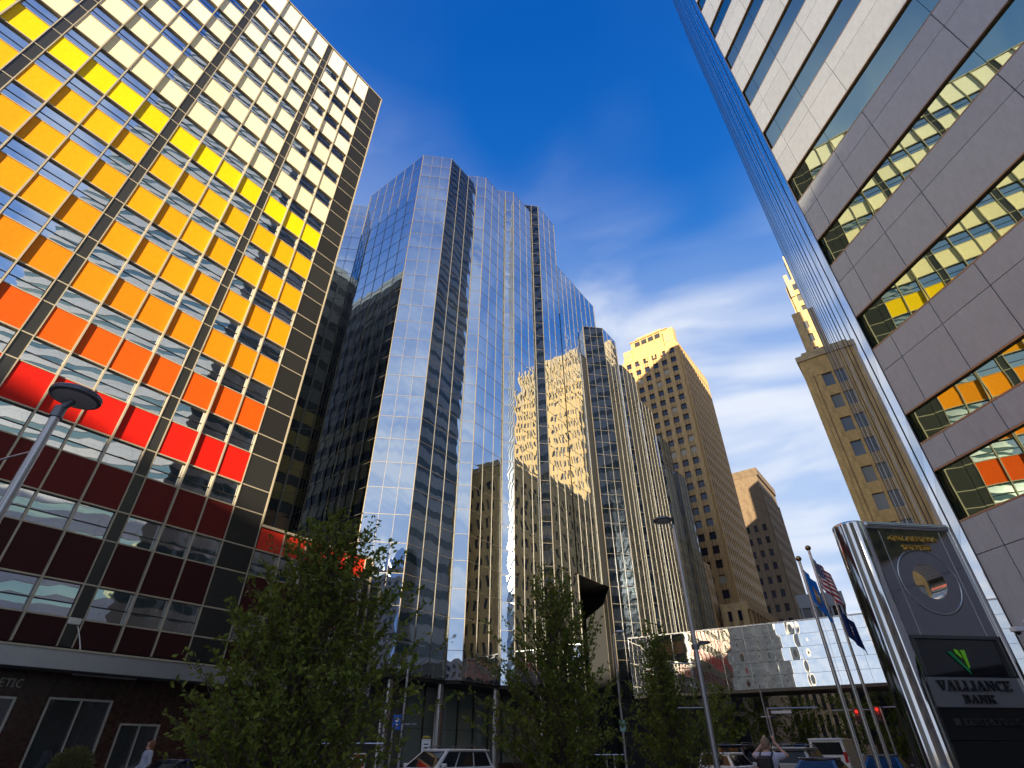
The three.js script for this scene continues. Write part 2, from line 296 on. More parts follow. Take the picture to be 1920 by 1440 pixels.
    if (o) {
      const fr = mat(0.55, 0.55, 0.53, 0.35, 0.7), f = part(t, 'shop_window', merge([boxTo(a, a + 0.07, 0.14, top, z0 - 0.14, z0 + 0.02), boxTo(b - 0.07, b, 0.14, top, z0 - 0.14, z0 + 0.02), boxTo(a + 0.07, b - 0.07, top - 0.07, top, z0 - 0.14, z0 + 0.018), boxTo((a + b) / 2 - 0.03, (a + b) / 2 + 0.03, 0.14, top - 0.07, z0 - 0.13, z0 + 0.01)]), fr);
      for (const s of [0, 1]) { const w = (b - a) / 2 - 0.1; const p = part(f, 'pane', paneGeo(w, top - 0.22, s + i, 0.004, 0.003), phys(0.03, 0.035, 0.04, 0.03, 0, { specularIntensity: 1, ior: 1.9 })); p.position.set(a + (b - a) * (0.25 + s * 0.5), (top - 0.07 + 0.14) / 2, z0 - 0.07); }
    }
  }
  pieces(t, 'granite_slab', sl);
  const font = await new FontLoader().loadAsync('fonts/droid/droid_sans_regular.typeface.json');
  const tg = new TextGeometry('ETIC', { font, size: 0.27, depth: 0.03, curveSegments: 4 }); part(t, 'sign_lettering', tg, mat(0.5, 0.49, 0.46, 0.5, 0.3)).position.set(6.24 - X1, 3.58, z0 + 0.01);
  // arm of a floodlight standing on the canopy
  const fl = thing('flood_light', 'small white floodlight on a bent arm above the grey canopy', 'light', G(8.0, D - 0.9, CT + 0.0), GROT);
  part(fl, 'arm', tube([[0, 0, 0], [-0.2, 0.45, 0], [-0.5, 0.9, 0.1], [-0.55, 0.95, 0.12]], 0.022, 10), M.white); part(fl, 'base', cyl(0.07, 0.06, 0.07), M.white);
  part(fl, 'head', new RoundedBoxGeometry(0.42, 0.24, 0.12, 2, 0.03).translate(-0.66, 1.02, 0.14), M.alu);
}

// ---------------------------------------------------------------- glass towers
const towerGlass = [phys(0.49, 0.57, 0.66, 0.012, 1), phys(0.45, 0.53, 0.63, 0.012, 1), phys(0.52, 0.59, 0.67, 0.014, 1)];
const towerBar = mat(0.185, 0.162, 0.13, 0.5, 0.4, { map: soiled });
function curtainWall() {
  const panes = [], vert = [], horiz = [], cache = new Map(), r = mulberry(77);
  const get = (key, f) => { if (!cache.has(key)) cache.set(key, f()); return cache.get(key); };
  return {
    // from (a0,b0) to (a1,b1) in the group's local x,z
    face(x0, z0, x1, z1, y0, y1, cols, pitch, o = {}) {
      const L = Math.hypot(x1 - x0, z1 - z0), turn = -Math.atan2(z1 - z0, x1 - x0), w = L / cols, dx = (x1 - x0) / L, dz = (z1 - z0) / L, nx = -dz, nz = dx;
      const rows = Math.ceil((y1 - y0) / pitch - 0.02);
      for (let j = 0; j < rows; j++) {
        const top = y1 - j * pitch, bot = Math.max(y0, top - pitch), h = top - bot;
        for (let i = 0; i < cols; i++) {
          const v = Math.floor(r() * 9), bow = o.bow ?? 0.006, rip = o.ripple ?? 0.006, s = (i + 0.5) * w;
          panes.push({ g: get(['p', w.toFixed(2), h.toFixed(2), v, bow].join(), () => paneGeo(w - 0.01, h - 0.01, v + 3, bow, rip, 4, 5)), m: at(x0 + dx * s, (top + bot) / 2, z0 + dz * s, turn), mat: towerGlass[Math.floor(r() * 3)], size: Math.sqrt(w * h) * Math.max(0.3, o.show ?? 1) });
        }
        horiz.push({ g: get(['h', L.toFixed(2)].join(), () => box(L, 0.030, 0.036, 0, 0, 0.0)), m: at((x0 + x1) / 2, top, (z0 + z1) / 2, turn), mat: towerBar, size: o.show ?? 1 });
      }
      horiz.push({ g: get(['h', L.toFixed(2)].join(), () => box(L, 0.030, 0.036, 0, 0, 0.0)), m: at((x0 + x1) / 2, y0, (z0 + z1) / 2, turn), mat: towerBar, size: o.show ?? 1 });
      for (let i = 0; i <= cols; i++) { if (o.skipFirst && i === 0) continue; const wd = i === 0 || i === cols ? 0.052 : 0.024; vert.push({ g: get(['v', (y1 - y0).toFixed(2), wd.toFixed(3)].join(), () => box(wd, y1 - y0 + 0.06, wd * 0.8 + 0.03)), m: at(x0 + dx * i * w + nx * 0.012, (y0 + y1) / 2, z0 + dz * i * w + nz * 0.012, turn), mat: towerBar, size: 3 }); }
    },
    done(t) { pieces(t, 'glass_pane', panes, 300); pieces(t, 'transom', horiz, 300); pieces(t, 'mullion', vert, 300); }
  };
}
function prism(pts, y0, y1) {   // pts in local x,z
  const s = new THREE.Shape(pts.map(([x, z]) => new THREE.Vector2(x, -z))); const g = new THREE.ExtrudeGeometry(s, { depth: y1 - y0, bevelEnabled: false }); g.rotateX(-Math.PI / 2); g.translate(0, y0, 0); return g;
}
const SOFFIT = 5.75;
{
  const O = [23.4, 26.8], t = thing('glass_tower', 'mirrored glass office tower with stepped bays reflecting sky and tan buildings', 'building', G(O[0], O[1]), GROT);
  const l = (a, b) => [a - O[0], -(b - O[1])], cw = curtainWall();
  const F = (p, q, y0, y1, cols, o) => cw.face(...l(...p), ...l(...q), y0, y1, cols, 2.15, o);
  const T = [63.6, 65.7, 67.65, 69.5, 60.2], B = SOFFIT;
  F([20.9, 54.2], [20.9, 44.2], B, 61.4, 6, { show: 0.6 }); F([20.9, 44.2], [23.4, 41.7], B, 61.4, 3, { show: 0.6 });
  F([23.4, 41.7], [23.4, 31.7], B, T[0], 6); F([23.4, 31.7], [25.9, 29.2], B, T[0], 3); F([25.9, 29.2], [30.85, 29.2], B, T[0], 3);
  F([30.0, 30.05], [30.85, 29.2], T[0], T[1], 1); F([30.85, 29.2], [31.69, 28.36], B, T[1], 1, { skipFirst: true }); F([31.69, 28.36], [36.05, 28.36], B, T[1], 3);
  F([35.25, 29.15], [36.05, 28.36], T[1], T[2], 1); F([36.05, 28.36], [36.86, 27.55], B, T[2], 1, { skipFirst: true, bow: 0.012 }); F([36.86, 27.55], [41.3, 27.55], B, T[2], 3);
  F([40.5, 28.35], [41.3, 27.55], T[2], T[3], 1); F([41.3, 27.55], [42.03, 26.82], B, T[3], 1, { skipFirst: true }); F([42.03, 26.82], [46.35, 26.82], B, T[3], 3);
  F([46.35, 26.82], [51.3, 26.82], 16.0, T[4], 4, {}); F([51.3, 26.82], [57.2, 26.82], 47, T[4], 4, {});
  F([46.35, 31.4], [51.3, 31.4], 5.6, 16.0, 4, {}); F([46.35, 26.9], [46.35, 31.4], 5.6, 16, 3, {});
  cw.done(t);
  const ins = 0.07, core = (pts, y0, y1, name = 'core') => part(t, name, prism(pts.map(p => l(...p)), y0, y1), M.darkCore);
  const k = ins;
  core([[20.9 + k, 60], [20.9 + k, 44.2], [23.4, 41.7 + k], [40, 41.7], [40, 60]], B, 61.3);
  core([[23.4 + k, 41.9], [23.4 + k, 31.73], [25.93, 29.2 + k], [31.5, 29.2 + k], [31.5, 41.9]], B, T[0] - 0.05);
  core([[30.07, 30.1], [31.72, 28.36 + k], [36.6, 28.36 + k], [36.6, 41.8], [30.07, 41.8]], B, T[1] - 0.05);
  core([[35.3, 29.2], [36.9, 27.55 + k], [41.9, 27.55 + k], [41.9, 41.8], [35.3, 41.8]], B, T[2] - 0.05);
  core([[40.6, 28.4], [42.06, 26.82 + k], [46.3, 26.82 + k], [46.3, 41.8], [40.6, 41.8]], B, T[3] - 0.05);
  core([[46.3, 26.82 + k], [57.2, 26.82 + k], [57.2, 41.7], [46.3, 41.7]], 16.1, T[4] - 0.05);
  core([[46.3, 31.5], [57.2, 31.5], [57.2, 41.6], [46.3, 41.6]], 0, 16.1);
  part(t, 'entrance_soffit', prism([l(46.3, 31.5), l(46.3, 26.9), l(51.3, 26.9), l(51.3, 31.5)], 15.94, 16.02), mat(0.05, 0.045, 0.04, 0.6));
  part(t, 'entrance_panel', boxTo(l(48.2, 0)[0], l(49.6, 0)[0], 5.6, 13.2, l(0, 31.3)[1], l(0, 31.1)[1]), mat(0.75, 0.74, 0.70, 0.4));
  // lobby: tinted glass walls set back under the soffit, on steel columns
  part(t, 'lobby_soffit', prism([[23.5, 41.5], [23.5, 31.8], [26, 29.3], [30.9, 29.3], [31.7, 28.5], [36.1, 28.5], [36.9, 27.65], [41.4, 27.65], [42.1, 26.9], [46.3, 26.9], [46.3, 41.5]].map(p => l(...p)), 5.55, 5.74), M.darkCore);
  part(t, 'lobby_core', prism([[26, 40], [26, 34], [29, 31.6], [45.8, 31.6], [45.8, 40]].map(p => l(...p)), 0.1, 5.55), mat(0.10, 0.10, 0.095, 0.8));
  const lob = phys(0.18, 0.22, 0.21, 0.04, 0, { ior: 1.9 }), frame = mat(0.06, 0.055, 0.05, 0.4, 0.5);
  for (let i = 0; i < 9; i++) { const a = 29.4 + i * 1.8; for (const [y0, y1] of [[0.9, 2.9], [2.95, 5.5]]) { const p = part(t, 'lobby_pane', paneGeo(1.72, y1 - y0, i + y0 * 3, 0.006, 0.004), lob); const q = l(a + 0.9, 31.45); p.position.set(q[0], (y0 + y1) / 2, q[1]); } const q = l(a, 31.42); part(t, 'lobby_mullion', box(0.09, 5.4, 0.14), frame).position.set(q[0], 2.85, q[1]); }
  part(t, 'lobby_base', boxTo(l(29.3, 0)[0], l(46, 0)[0], 0.1, 0.9, l(0, 31.45)[1], l(0, 31.2)[1]), mat(0.10, 0.05, 0.035, 0.4, 0, { map: granite }));
  for (const p of [[26.6, 30.2], [31.0, 29.8], [36.3, 29.0], [41.5, 28.3], [45.7, 27.6]]) part(t, 'column', cyl(0.32, 0.32, 5.5, ...[l(...p)[0], 0.1, l(...p)[1]], 24), M.steel);
}
{
  const O = [52.91, 26.78], t = thing('glass_tower', 'lower mirrored glass tower whose bays step down towards the tan tower', 'building', G(O[0], O[1]), GROT);
  const l = (a, b) => [a - O[0], -(b - O[1])], cw = curtainWall(), F = (p, q, y0, y1, cols, o) => cw.face(...l(...p), ...l(...q), y0, y1, cols, 1.757, o);
  const T = [53.01, 48.62, 44.44, 40.27, 35.87], B = SOFFIT;
  F([54.84, 28.73], [52.91, 26.80], B, T[0], 2); F([52.91, 26.80], [54.98, 24.76], B, T[0], 3); F([54.98, 24.76], [59.02, 24.76], B, T[0], 3);
  const g = [[59.02, 24.76], [59.44, 24.36], [63.66, 24.36], [63.96, 24.07], [67.45, 24.07], [67.81, 23.70], [71.56, 23.70], [71.85, 23.41], [75.27, 23.41]];
  for (let i = 0; i < 4; i++) { const top = T[i + 1]; F(g[2 * i], g[2 * i + 1], B, top, 1, { skipFirst: true }); F(g[2 * i + 1], g[2 * i + 2], B, top, 3); }
  F([75.27, 23.41], [75.27, 28.92], B, T[4], 4, { show: 0.1 });
  cw.done(t);
  const core = (pts, y1) => part(t, 'core', prism(pts.map(p => l(...p)), 0, y1), M.darkCore), k = 0.07;
  core([[54.89, 28.81], [52.96, 26.88], [55.03, 24.76 + k], [59.07, 24.76 + k], [59.07, 42.84], [54.89, 42.84]], T[0] - 0.05);
  core([[59.02, 24.85], [59.44, 24.36 + k], [63.73, 24.36 + k], [63.73, 42.84], [59.02, 42.84]], T[1] - 0.05); core([[63.66, 24.47], [64.00, 24.07 + k], [67.48, 24.07 + k], [67.48, 42.84], [63.66, 42.84]], T[2] - 0.05);
  core([[67.45, 24.21], [67.83, 23.70 + k], [71.60, 23.70 + k], [71.60, 42.84], [67.45, 42.84]], T[3] - 0.05); core([[71.56, 23.83], [71.87, 23.41 + k], [75.19, 23.41 + k], [75.19, 42.84], [71.56, 42.84]], T[4] - 0.05);
}
{ // covered bridge of mirrored glass across the street
  const az = 34, d = 51.6, t = thing('sky_bridge', 'mirrored glass footbridge crossing the street below the tan towers', 'bridge', polar(az, d), (90 - (az + 90)) * R);
  const y0 = 5.75, y1 = 10.4, xs = -21.5, xe = 10, n = 15, w = (xe - xs) / n, rows = 5, h = (y1 - y0) / rows, panes = [];
  const vs = Array.from({ length: 7 }, (_, i) => { const g = new THREE.PlaneGeometry(w - 0.02, h - 0.02, 16, 4), p = g.attributes.position, nn = g.attributes.normal, r = mulberry(i * 31 + 5), ph = r() * 6.28, k = 3.5 + r(); for (let q = 0; q < p.count; q++) { const u = p.getX(q) / w * 2, v = p.getY(q) / h * 2, sx = 0.021 * Math.sin(u * k + ph * 0.4) * (1 - 0.35 * v * v), sy = 0.010 * v * Math.cos(u * k + ph * 0.4); const L = Math.hypot(sx, sy, 1); nn.setXYZ(q, sx / L, sy / L, 1 / L); } return g; });
  const flat = paneSet(w - 0.02, h - 0.02, 0.0015, 0.0025, 3);
  for (let i = 0; i < n; i++) for (let j = 0; j < rows; j++) panes.push({ g: i > 9 || i < 4 ? flat[(i + j) % 3] : vs[(i * 3 + j * 2) % 7], m: at(xs + (i + 0.5) * w, y0 + (j + 0.5) * h, 0), mat: phys(0.80, 0.84, 0.86, 0.02, 1), size: 2 });
  const one = panes[0].mat; panes.forEach(p => p.mat = one);
  pieces(t, 'glass_pane', panes);
  part(t, 'body', boxTo(xs, xe, y0, y1 - 0.05, -4.2, -0.06), M.darkCore);
  part(t, 'cornice', boxTo(xs, xe, y1, y1 + 0.10, -4.2, 0.06), M.alu); part(t, 'sill_beam', boxTo(xs, xe, y0 - 0.22, y0, -4.2, 0.08), mat(0.10, 0.085, 0.07, 0.5, 0.4));
  for (let i = 0; i <= n; i++) part(t, 'joint_bar', box(0.025, y1 - y0, 0.03), M.alu).position.set(xs + i * w, (y0 + y1) / 2, 0.0);
}

// ---------------------------------------------------------------- masonry towers
// a wall of piers and spandrels with glass set back between them; frame: origin (x,z), turn, length
function masonryFace(store, x0, z0, x1, z1, y0, y1, cols, rows, o) {
  const L = Math.hypot(x1 - x0, z1 - z0), turn = -Math.atan2(z1 - z0, x1 - x0), dx = (x1 - x0) / L, dz = (z1 - z0) / L, nx = -dz, nz = dx;
  const pw = o.pier, cw = (L - pw) / cols, ww = cw - pw, fh = (y1 - y0) / rows, wh = o.win, dep = o.depth ?? 0.35;
  const put = (arr, g, s, y, off, m, size) => arr.push({ g, m: at(x0 + dx * s + nx * off, y, z0 + dz * s + nz * off, turn), mat: m, size });
  const c = store.cache, get = (key, f) => { key = store.id + key; if (!c.has(key)) c.set(key, f()); return c.get(key); };
  for (let i = 0; i <= cols; i++) put(store.piers, get(`p${pw}${y1 - y0}`, () => box(pw, y1 - y0, dep + (o.proud ?? 0.1))), pw / 2 + i * cw, (y0 + y1) / 2, dep / 2 - (o.proud ?? 0.1) / 2 + (o.proud ?? 0.1), o.mat, 5);
  for (let j = 0; j < rows; j++) for (let i = 0; i < cols; i++) {
    const s = pw + ww / 2 + i * cw, yb = y0 + j * fh, sh = fh - wh;
    put(store.spandrels, get(`s${ww.toFixed(2)}${sh.toFixed(2)}`, () => box(ww, sh, dep)), s, yb + sh / 2, dep / 2, o.spandrel ?? o.mat, 1);
    put(store.panes, get(`w${ww.toFixed(2)}${wh.toFixed(2)}${(i + j) % 4}`, () => paneGeo(ww, wh, (i + j) % 4 + 1, 0.006, 0.01, 2, 2)), s, yb + sh + wh / 2, 0.06, o.glass[(i * 7 + j * 5 + ((i * j) % 3)) % o.glass.length], 1);
    if (o.bars) for (const q of [-0.22, 0.22]) put(store.bars, get(`b${sh.toFixed(2)}`, () => box(0.22, sh * 1.0, 0.10)), s + ww * q, yb + sh / 2, dep + 0.03, o.bars, 0.4);
  }
}
const newStore = id => ({ piers: [], spandrels: [], panes: [], bars: [], cache: new Map(), id });
const flushStore = (t, s, lim = 300) => { pieces(t, 'pier', s.piers, lim); pieces(t, 'spandrel', s.spandrels, lim); pieces(t, 'window_pane', s.panes, lim); if (s.bars.length) pieces(t, 'spandrel_bar', s.bars, Math.min(lim, 200)); };
const tan = mat(0.60, 0.40, 0.19, 0.85, 0, { map: rep(stony, 0.25) }), tanLight = mat(0.73, 0.48, 0.21, 0.85, 0, { map: rep(stony, 0.25) }), tanDark = mat(0.34, 0.23, 0.14, 0.85, 0, { map: rep(stony, 0.25) });
const bronze = mat(0.28, 0.17, 0.07, 0.5, 0.4);
const dim = [phys(0.02, 0.025, 0.05, 0.04, 0), phys(0.035, 0.04, 0.065, 0.04, 0), phys(0.015, 0.02, 0.035, 0.04, 0)], blind = mat(0.42, 0.38, 0.30, 0.6);
{ // tan stepped tower
  const a0 = 138, t = thing('tan_tower', 'tan stepped masonry tower with gold crown behind the glass towers', 'building', G(a0, 36.7), GROT);
  const s = newStore('cp'), W = 19.4, DP = 25.6;                        // local x deeper along the street, z towards the right; front face looks to -x
  const glass = [dim[0], dim[1], dim[0], dim[2], dim[1], dim[0], blind];
  const opt = { pier: 1.25, win: 2.0, mat: tanLight, glass, depth: 0.45, bars: bronze };
  const Y1 = 109.5;
  // left face (front): from z=-W (left) to z=0 (right), looking to -x
  masonryFace(s, 0, -W, 0, 0, 5.1, Y1, 6, 29, opt);
  masonryFace(s, 0, 0, DP, 0, 5.1, Y1, 14, 29, { ...opt, pier: 0.8, win: 1.9 });
  part(t, 'wall', boxTo(0.05, DP, 0, Y1, -W, -0.05), tan);
  const st = (x0, x1, z0, z1, y0, y1, m = tanLight) => part(t, 'setback', boxTo(x0, x1, y0, y1, z0, z1), m);
  st(-0.5, DP + 0.3, -W - 0.2, 0.45, Y1, Y1 + 1.2);
  st(0.6, DP - 1, -W + 1.2, -0.9, Y1 + 1.2, Y1 + 4.4); st(1.0, DP - 3, -W + 3.4, -2.6, Y1 + 4.4, Y1 + 9.5); st(1.6, DP - 5, -W + 5.4, -4.8, Y1 + 9.5, Y1 + 11.2);
  st(0.0, 2.4, -W + 0.6, -W + 3.6, Y1 + 1.2, Y1 + 6.0); st(0.0, 2.4, -4.0, -0.4, Y1 + 1.2, Y1 + 8.6);
  const dk = mat(0.03, 0.03, 0.03, 0.5);
  part(t, 'crown_louvre', boxTo(0.9, 1.0, Y1 + 7.2, Y1 + 9.0, -W + 4.6, -5.2), dk);
  for (let i = 0; i < 5; i++) part(t, 'crown_pier', boxTo(0.75, 0.95, Y1 + 4.4, Y1 + 9.4, -W + 4.4 + i * 2.45, -W + 4.9 + i * 2.45), tanLight);
  for (const z of [-W + 1.2, -3.5]) part(t, 'crown_vent', boxTo(-0.06, 0.04, Y1 + 3.2, Y1 + (z > -10 ? 6.6 : 4.8), z, z + 1.9), mat(0.33, 0.27, 0.17, 0.7));
  for (let i = 0; i < 8; i++) part(t, 'finial', boxTo(-0.62, -0.2, Y1 - 1.5, Y1 + 2.2, -W + 0.6 + i * 2.58, -W + 1.2 + i * 2.58), tanLight);
  part(t, 'crown_cap', boxTo(0.7, DP - 3, Y1 + 9.5, Y1 + 9.9, -W + 3.2, -2.4), mat(0.5, 0.28, 0.12, 0.8));
  // lower wings stepping out in front and to the right
  const wing = (x0, x1, z0, z1, top, cols, colsR) => {
    part(t, 'wing', boxTo(x0 + 0.05, x1, 0, top, z0, z1 - 0.05), tan); const rows = Math.round(top / 3.6), y0 = top - rows * 3.55 - 1.2 + 3.55;
    masonryFace(s, x0, z0, x0, z1, y0, top - 1.2, cols, rows - 1, { ...opt, win: 2.0 }); if (colsR) masonryFace(s, x0, z1, x1, z1, y0, top - 1.2, colsR, rows - 1, { ...opt, pier: 0.8 });
    part(t, 'wing_parapet', boxTo(x0 - 0.48, x1, top - 1.2, top + 0.3, z0, z1 + 0.48), tanLight);
  };
  wing(-9, -0.6, -W - 3, -W + 8.5, 66, 4, 3); wing(-14, -9.6, -W - 2, -W + 14.0, 52, 5, 2); wing(-18, -14.6, -W, -W + 18.6, 36, 6, 2); wing(-16, 6, 0.6, 6.0, 27, 2, 8);
  flushStore(t, s);
  part(t, 'roof_mast', cyl(0.12, 0.05, 9, 14, Y1 + 11, -W / 2), M.alu);
}
{ // plainer tan tower behind it
  const a0 = 205, t = thing('tan_tower', 'plain flat-topped masonry tower with shade painted into its brown right of the gold-crowned tower', 'building', G(a0, a0 * 0.1781), GROT);
  const Wd = 10.6, Dp = 26, H = 92, s = newStore('pt'), m1 = mat(0.24, 0.175, 0.11, 0.9, 0, { map: rep(stony, 0.2) }), m2 = mat(0.21, 0.155, 0.10, 0.9, 0, { map: rep(stony, 0.2) });  // wall colour darkened to stand in for shade, as sun still reaches it
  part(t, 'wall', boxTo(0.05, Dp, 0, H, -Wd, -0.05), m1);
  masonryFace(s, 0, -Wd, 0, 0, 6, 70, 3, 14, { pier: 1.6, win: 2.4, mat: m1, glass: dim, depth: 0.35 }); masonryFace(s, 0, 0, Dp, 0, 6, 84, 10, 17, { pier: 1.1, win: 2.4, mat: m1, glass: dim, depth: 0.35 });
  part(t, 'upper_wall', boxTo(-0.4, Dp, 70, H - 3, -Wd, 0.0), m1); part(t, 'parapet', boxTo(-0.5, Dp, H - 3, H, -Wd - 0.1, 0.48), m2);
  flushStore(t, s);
}
{ // far grey block, seen between the plain tower and the flags
  const t = thing('grey_building', 'pale grey low building far down the street behind the flags', 'building', polar(28.6, 150), (90 - 118) * R);
  part(t, 'wall', boxTo(-3.2, 6, 0, 24, -14, -0.3), mat(0.2, 0.2, 0.2, 0.8)); part(t, 'parapet', boxTo(-3.5, 6.3, 29.6, 32.6, -14, 0.2), mat(0.5, 0.52, 0.55, 0.7));
  part(t, 'upper_glass', boxTo(-3, 5.9, 24, 29.6, -13.8, -0.4), dim[0]);
  for (let i = 0; i < 5; i++) part(t, 'fin', boxTo(-3.3 + i * 2.1, -2.9 + i * 2.1, 8, 29.6, -0.6, 0.1), mat(0.5, 0.52, 0.55, 0.7));
}
{ // sandstone bank tower: seen beside the mirrored corner on the right and mirrored by the glass towers
  const t = thing('sandstone_building', 'sandstone bank building with square windows partly hidden by the mirrored wall', 'building', G(68.3, 2.7), GROT);
  const s = newStore('fn'), sand = mat(0.70, 0.50, 0.24, 0.85, 0, { map: rep(stony, 0.3) }), sandL = mat(0.62, 0.50, 0.33, 0.85, 0, { map: rep(stony, 0.3) });
  const H = 45, Wd = 40, Dp = 82, FH = 3.31;
  part(t, 'wall', boxTo(0.05, Dp, 0, H - 0.5, 0.05, Wd), sand);
  const o = { pier: 1.35, win: 1.95, mat: sand, glass: [phys(0.07, 0.075, 0.085, 0.03, 0, { ior: 1.7 }), phys(0.05, 0.06, 0.08, 0.03, 0, { ior: 1.7 }), phys(0.13, 0.13, 0.12, 0.05, 0, { ior: 1.6 })], depth: 0.3, proud: 0 };
  // front face looks to -x, from z=0 (left) rightwards; masonryFace needs left to right seen from outside
  masonryFace(s, 0, 0.3, 0, 31.65, 2.0, 2.0 + FH * 12, 12, 12, o);
  part(t, 'corner_pier', boxTo(-0.34, 0.05, 0, H - 0.5, -0.3, 0.298), sand); part(t, 'corner_band', boxTo(-0.36, -0.305, 0, H - 3, 0.72, 0.80), tanDark);
  part(t, 'front_frieze', boxTo(-0.33, 0.05, 2 + FH * 12, H - 0.6, 0.305, 31.65), sand);
  part(t, 'parapet', boxTo(-0.55, Dp, H - 0.6, H + 0.2, -0.5, Wd), sandL); part(t, 'parapet_step', boxTo(0.2, 6, H + 0.2, H + 1.0, 0.3, 14), sandL);
  flushStore(t, s, 120);
  const s2 = newStore('fn2');
  masonryFace(s2, Dp, 0, 0, 0, 2.0, 2.0 + FH * 12, 30, 12, o); part(t, 'side_frieze', boxTo(0.05, Dp, 2 + FH * 12, H - 0.6, -0.33, 0.05), sand);
  // middle block and tower
  part(t, 'middle_block', boxTo(31.0, 60, H, 75.8, 0.3, 12), sand); masonryFace(s2, 31.0, 0.5, 31.0, 11.9, H + 1, 73, 5, 8, { ...o, pier: 1.2 });
  part(t, 'tower', boxTo(32.7, 82, H, 86, 1.5, 23), sandL);
  masonryFace(s2, 32.65, 1.6, 32.65, 22.9, 46, 84.5, 11, 12, { ...o, pier: 0.95, win: 1.9 }); masonryFace(s2, 74, 1.5, 32.7, 1.5, 67.8, 84.5, 18, 5, { ...o, pier: 1.0, win: 1.9 });
  part(t, 'upper_tower', boxTo(34.2, 80, 86, 92.5, 2.8, 21.5), sandL); masonryFace(s2, 34.15, 3.0, 34.15, 21.3, 87, 91.5, 9, 1, { ...o, pier: 1.0, win: 2.6 });
  part(t, 'crown', boxTo(36, 78, 92.5, 96, 4.4, 17), sandL); part(t, 'crown', boxTo(52, 80, 96, 108, 5, 19), sandL);  // second, rear block is unseen, added to shade the plain tower behind
  for (let i = 0; i < 9; i++) { part(t, 'crown_pier', boxTo(33.6, 34.1, 85, 94.0, 3.0 + i * 2.25, 3.7 + i * 2.25), sandL); part(t, 'crown_pier', boxTo(32.1, 32.6, 81, 87.4, 1.6 + i * 2.6, 2.4 + i * 2.6), sandL); }
  part(t, 'mast', cyl(0.35, 0.08, 16, 42, 96, 11), M.alu); part(t, 'mast', cyl(0.15, 0.05, 8, 39, 96, 9.5), M.alu);
  flushStore(t, s2, 0);
}

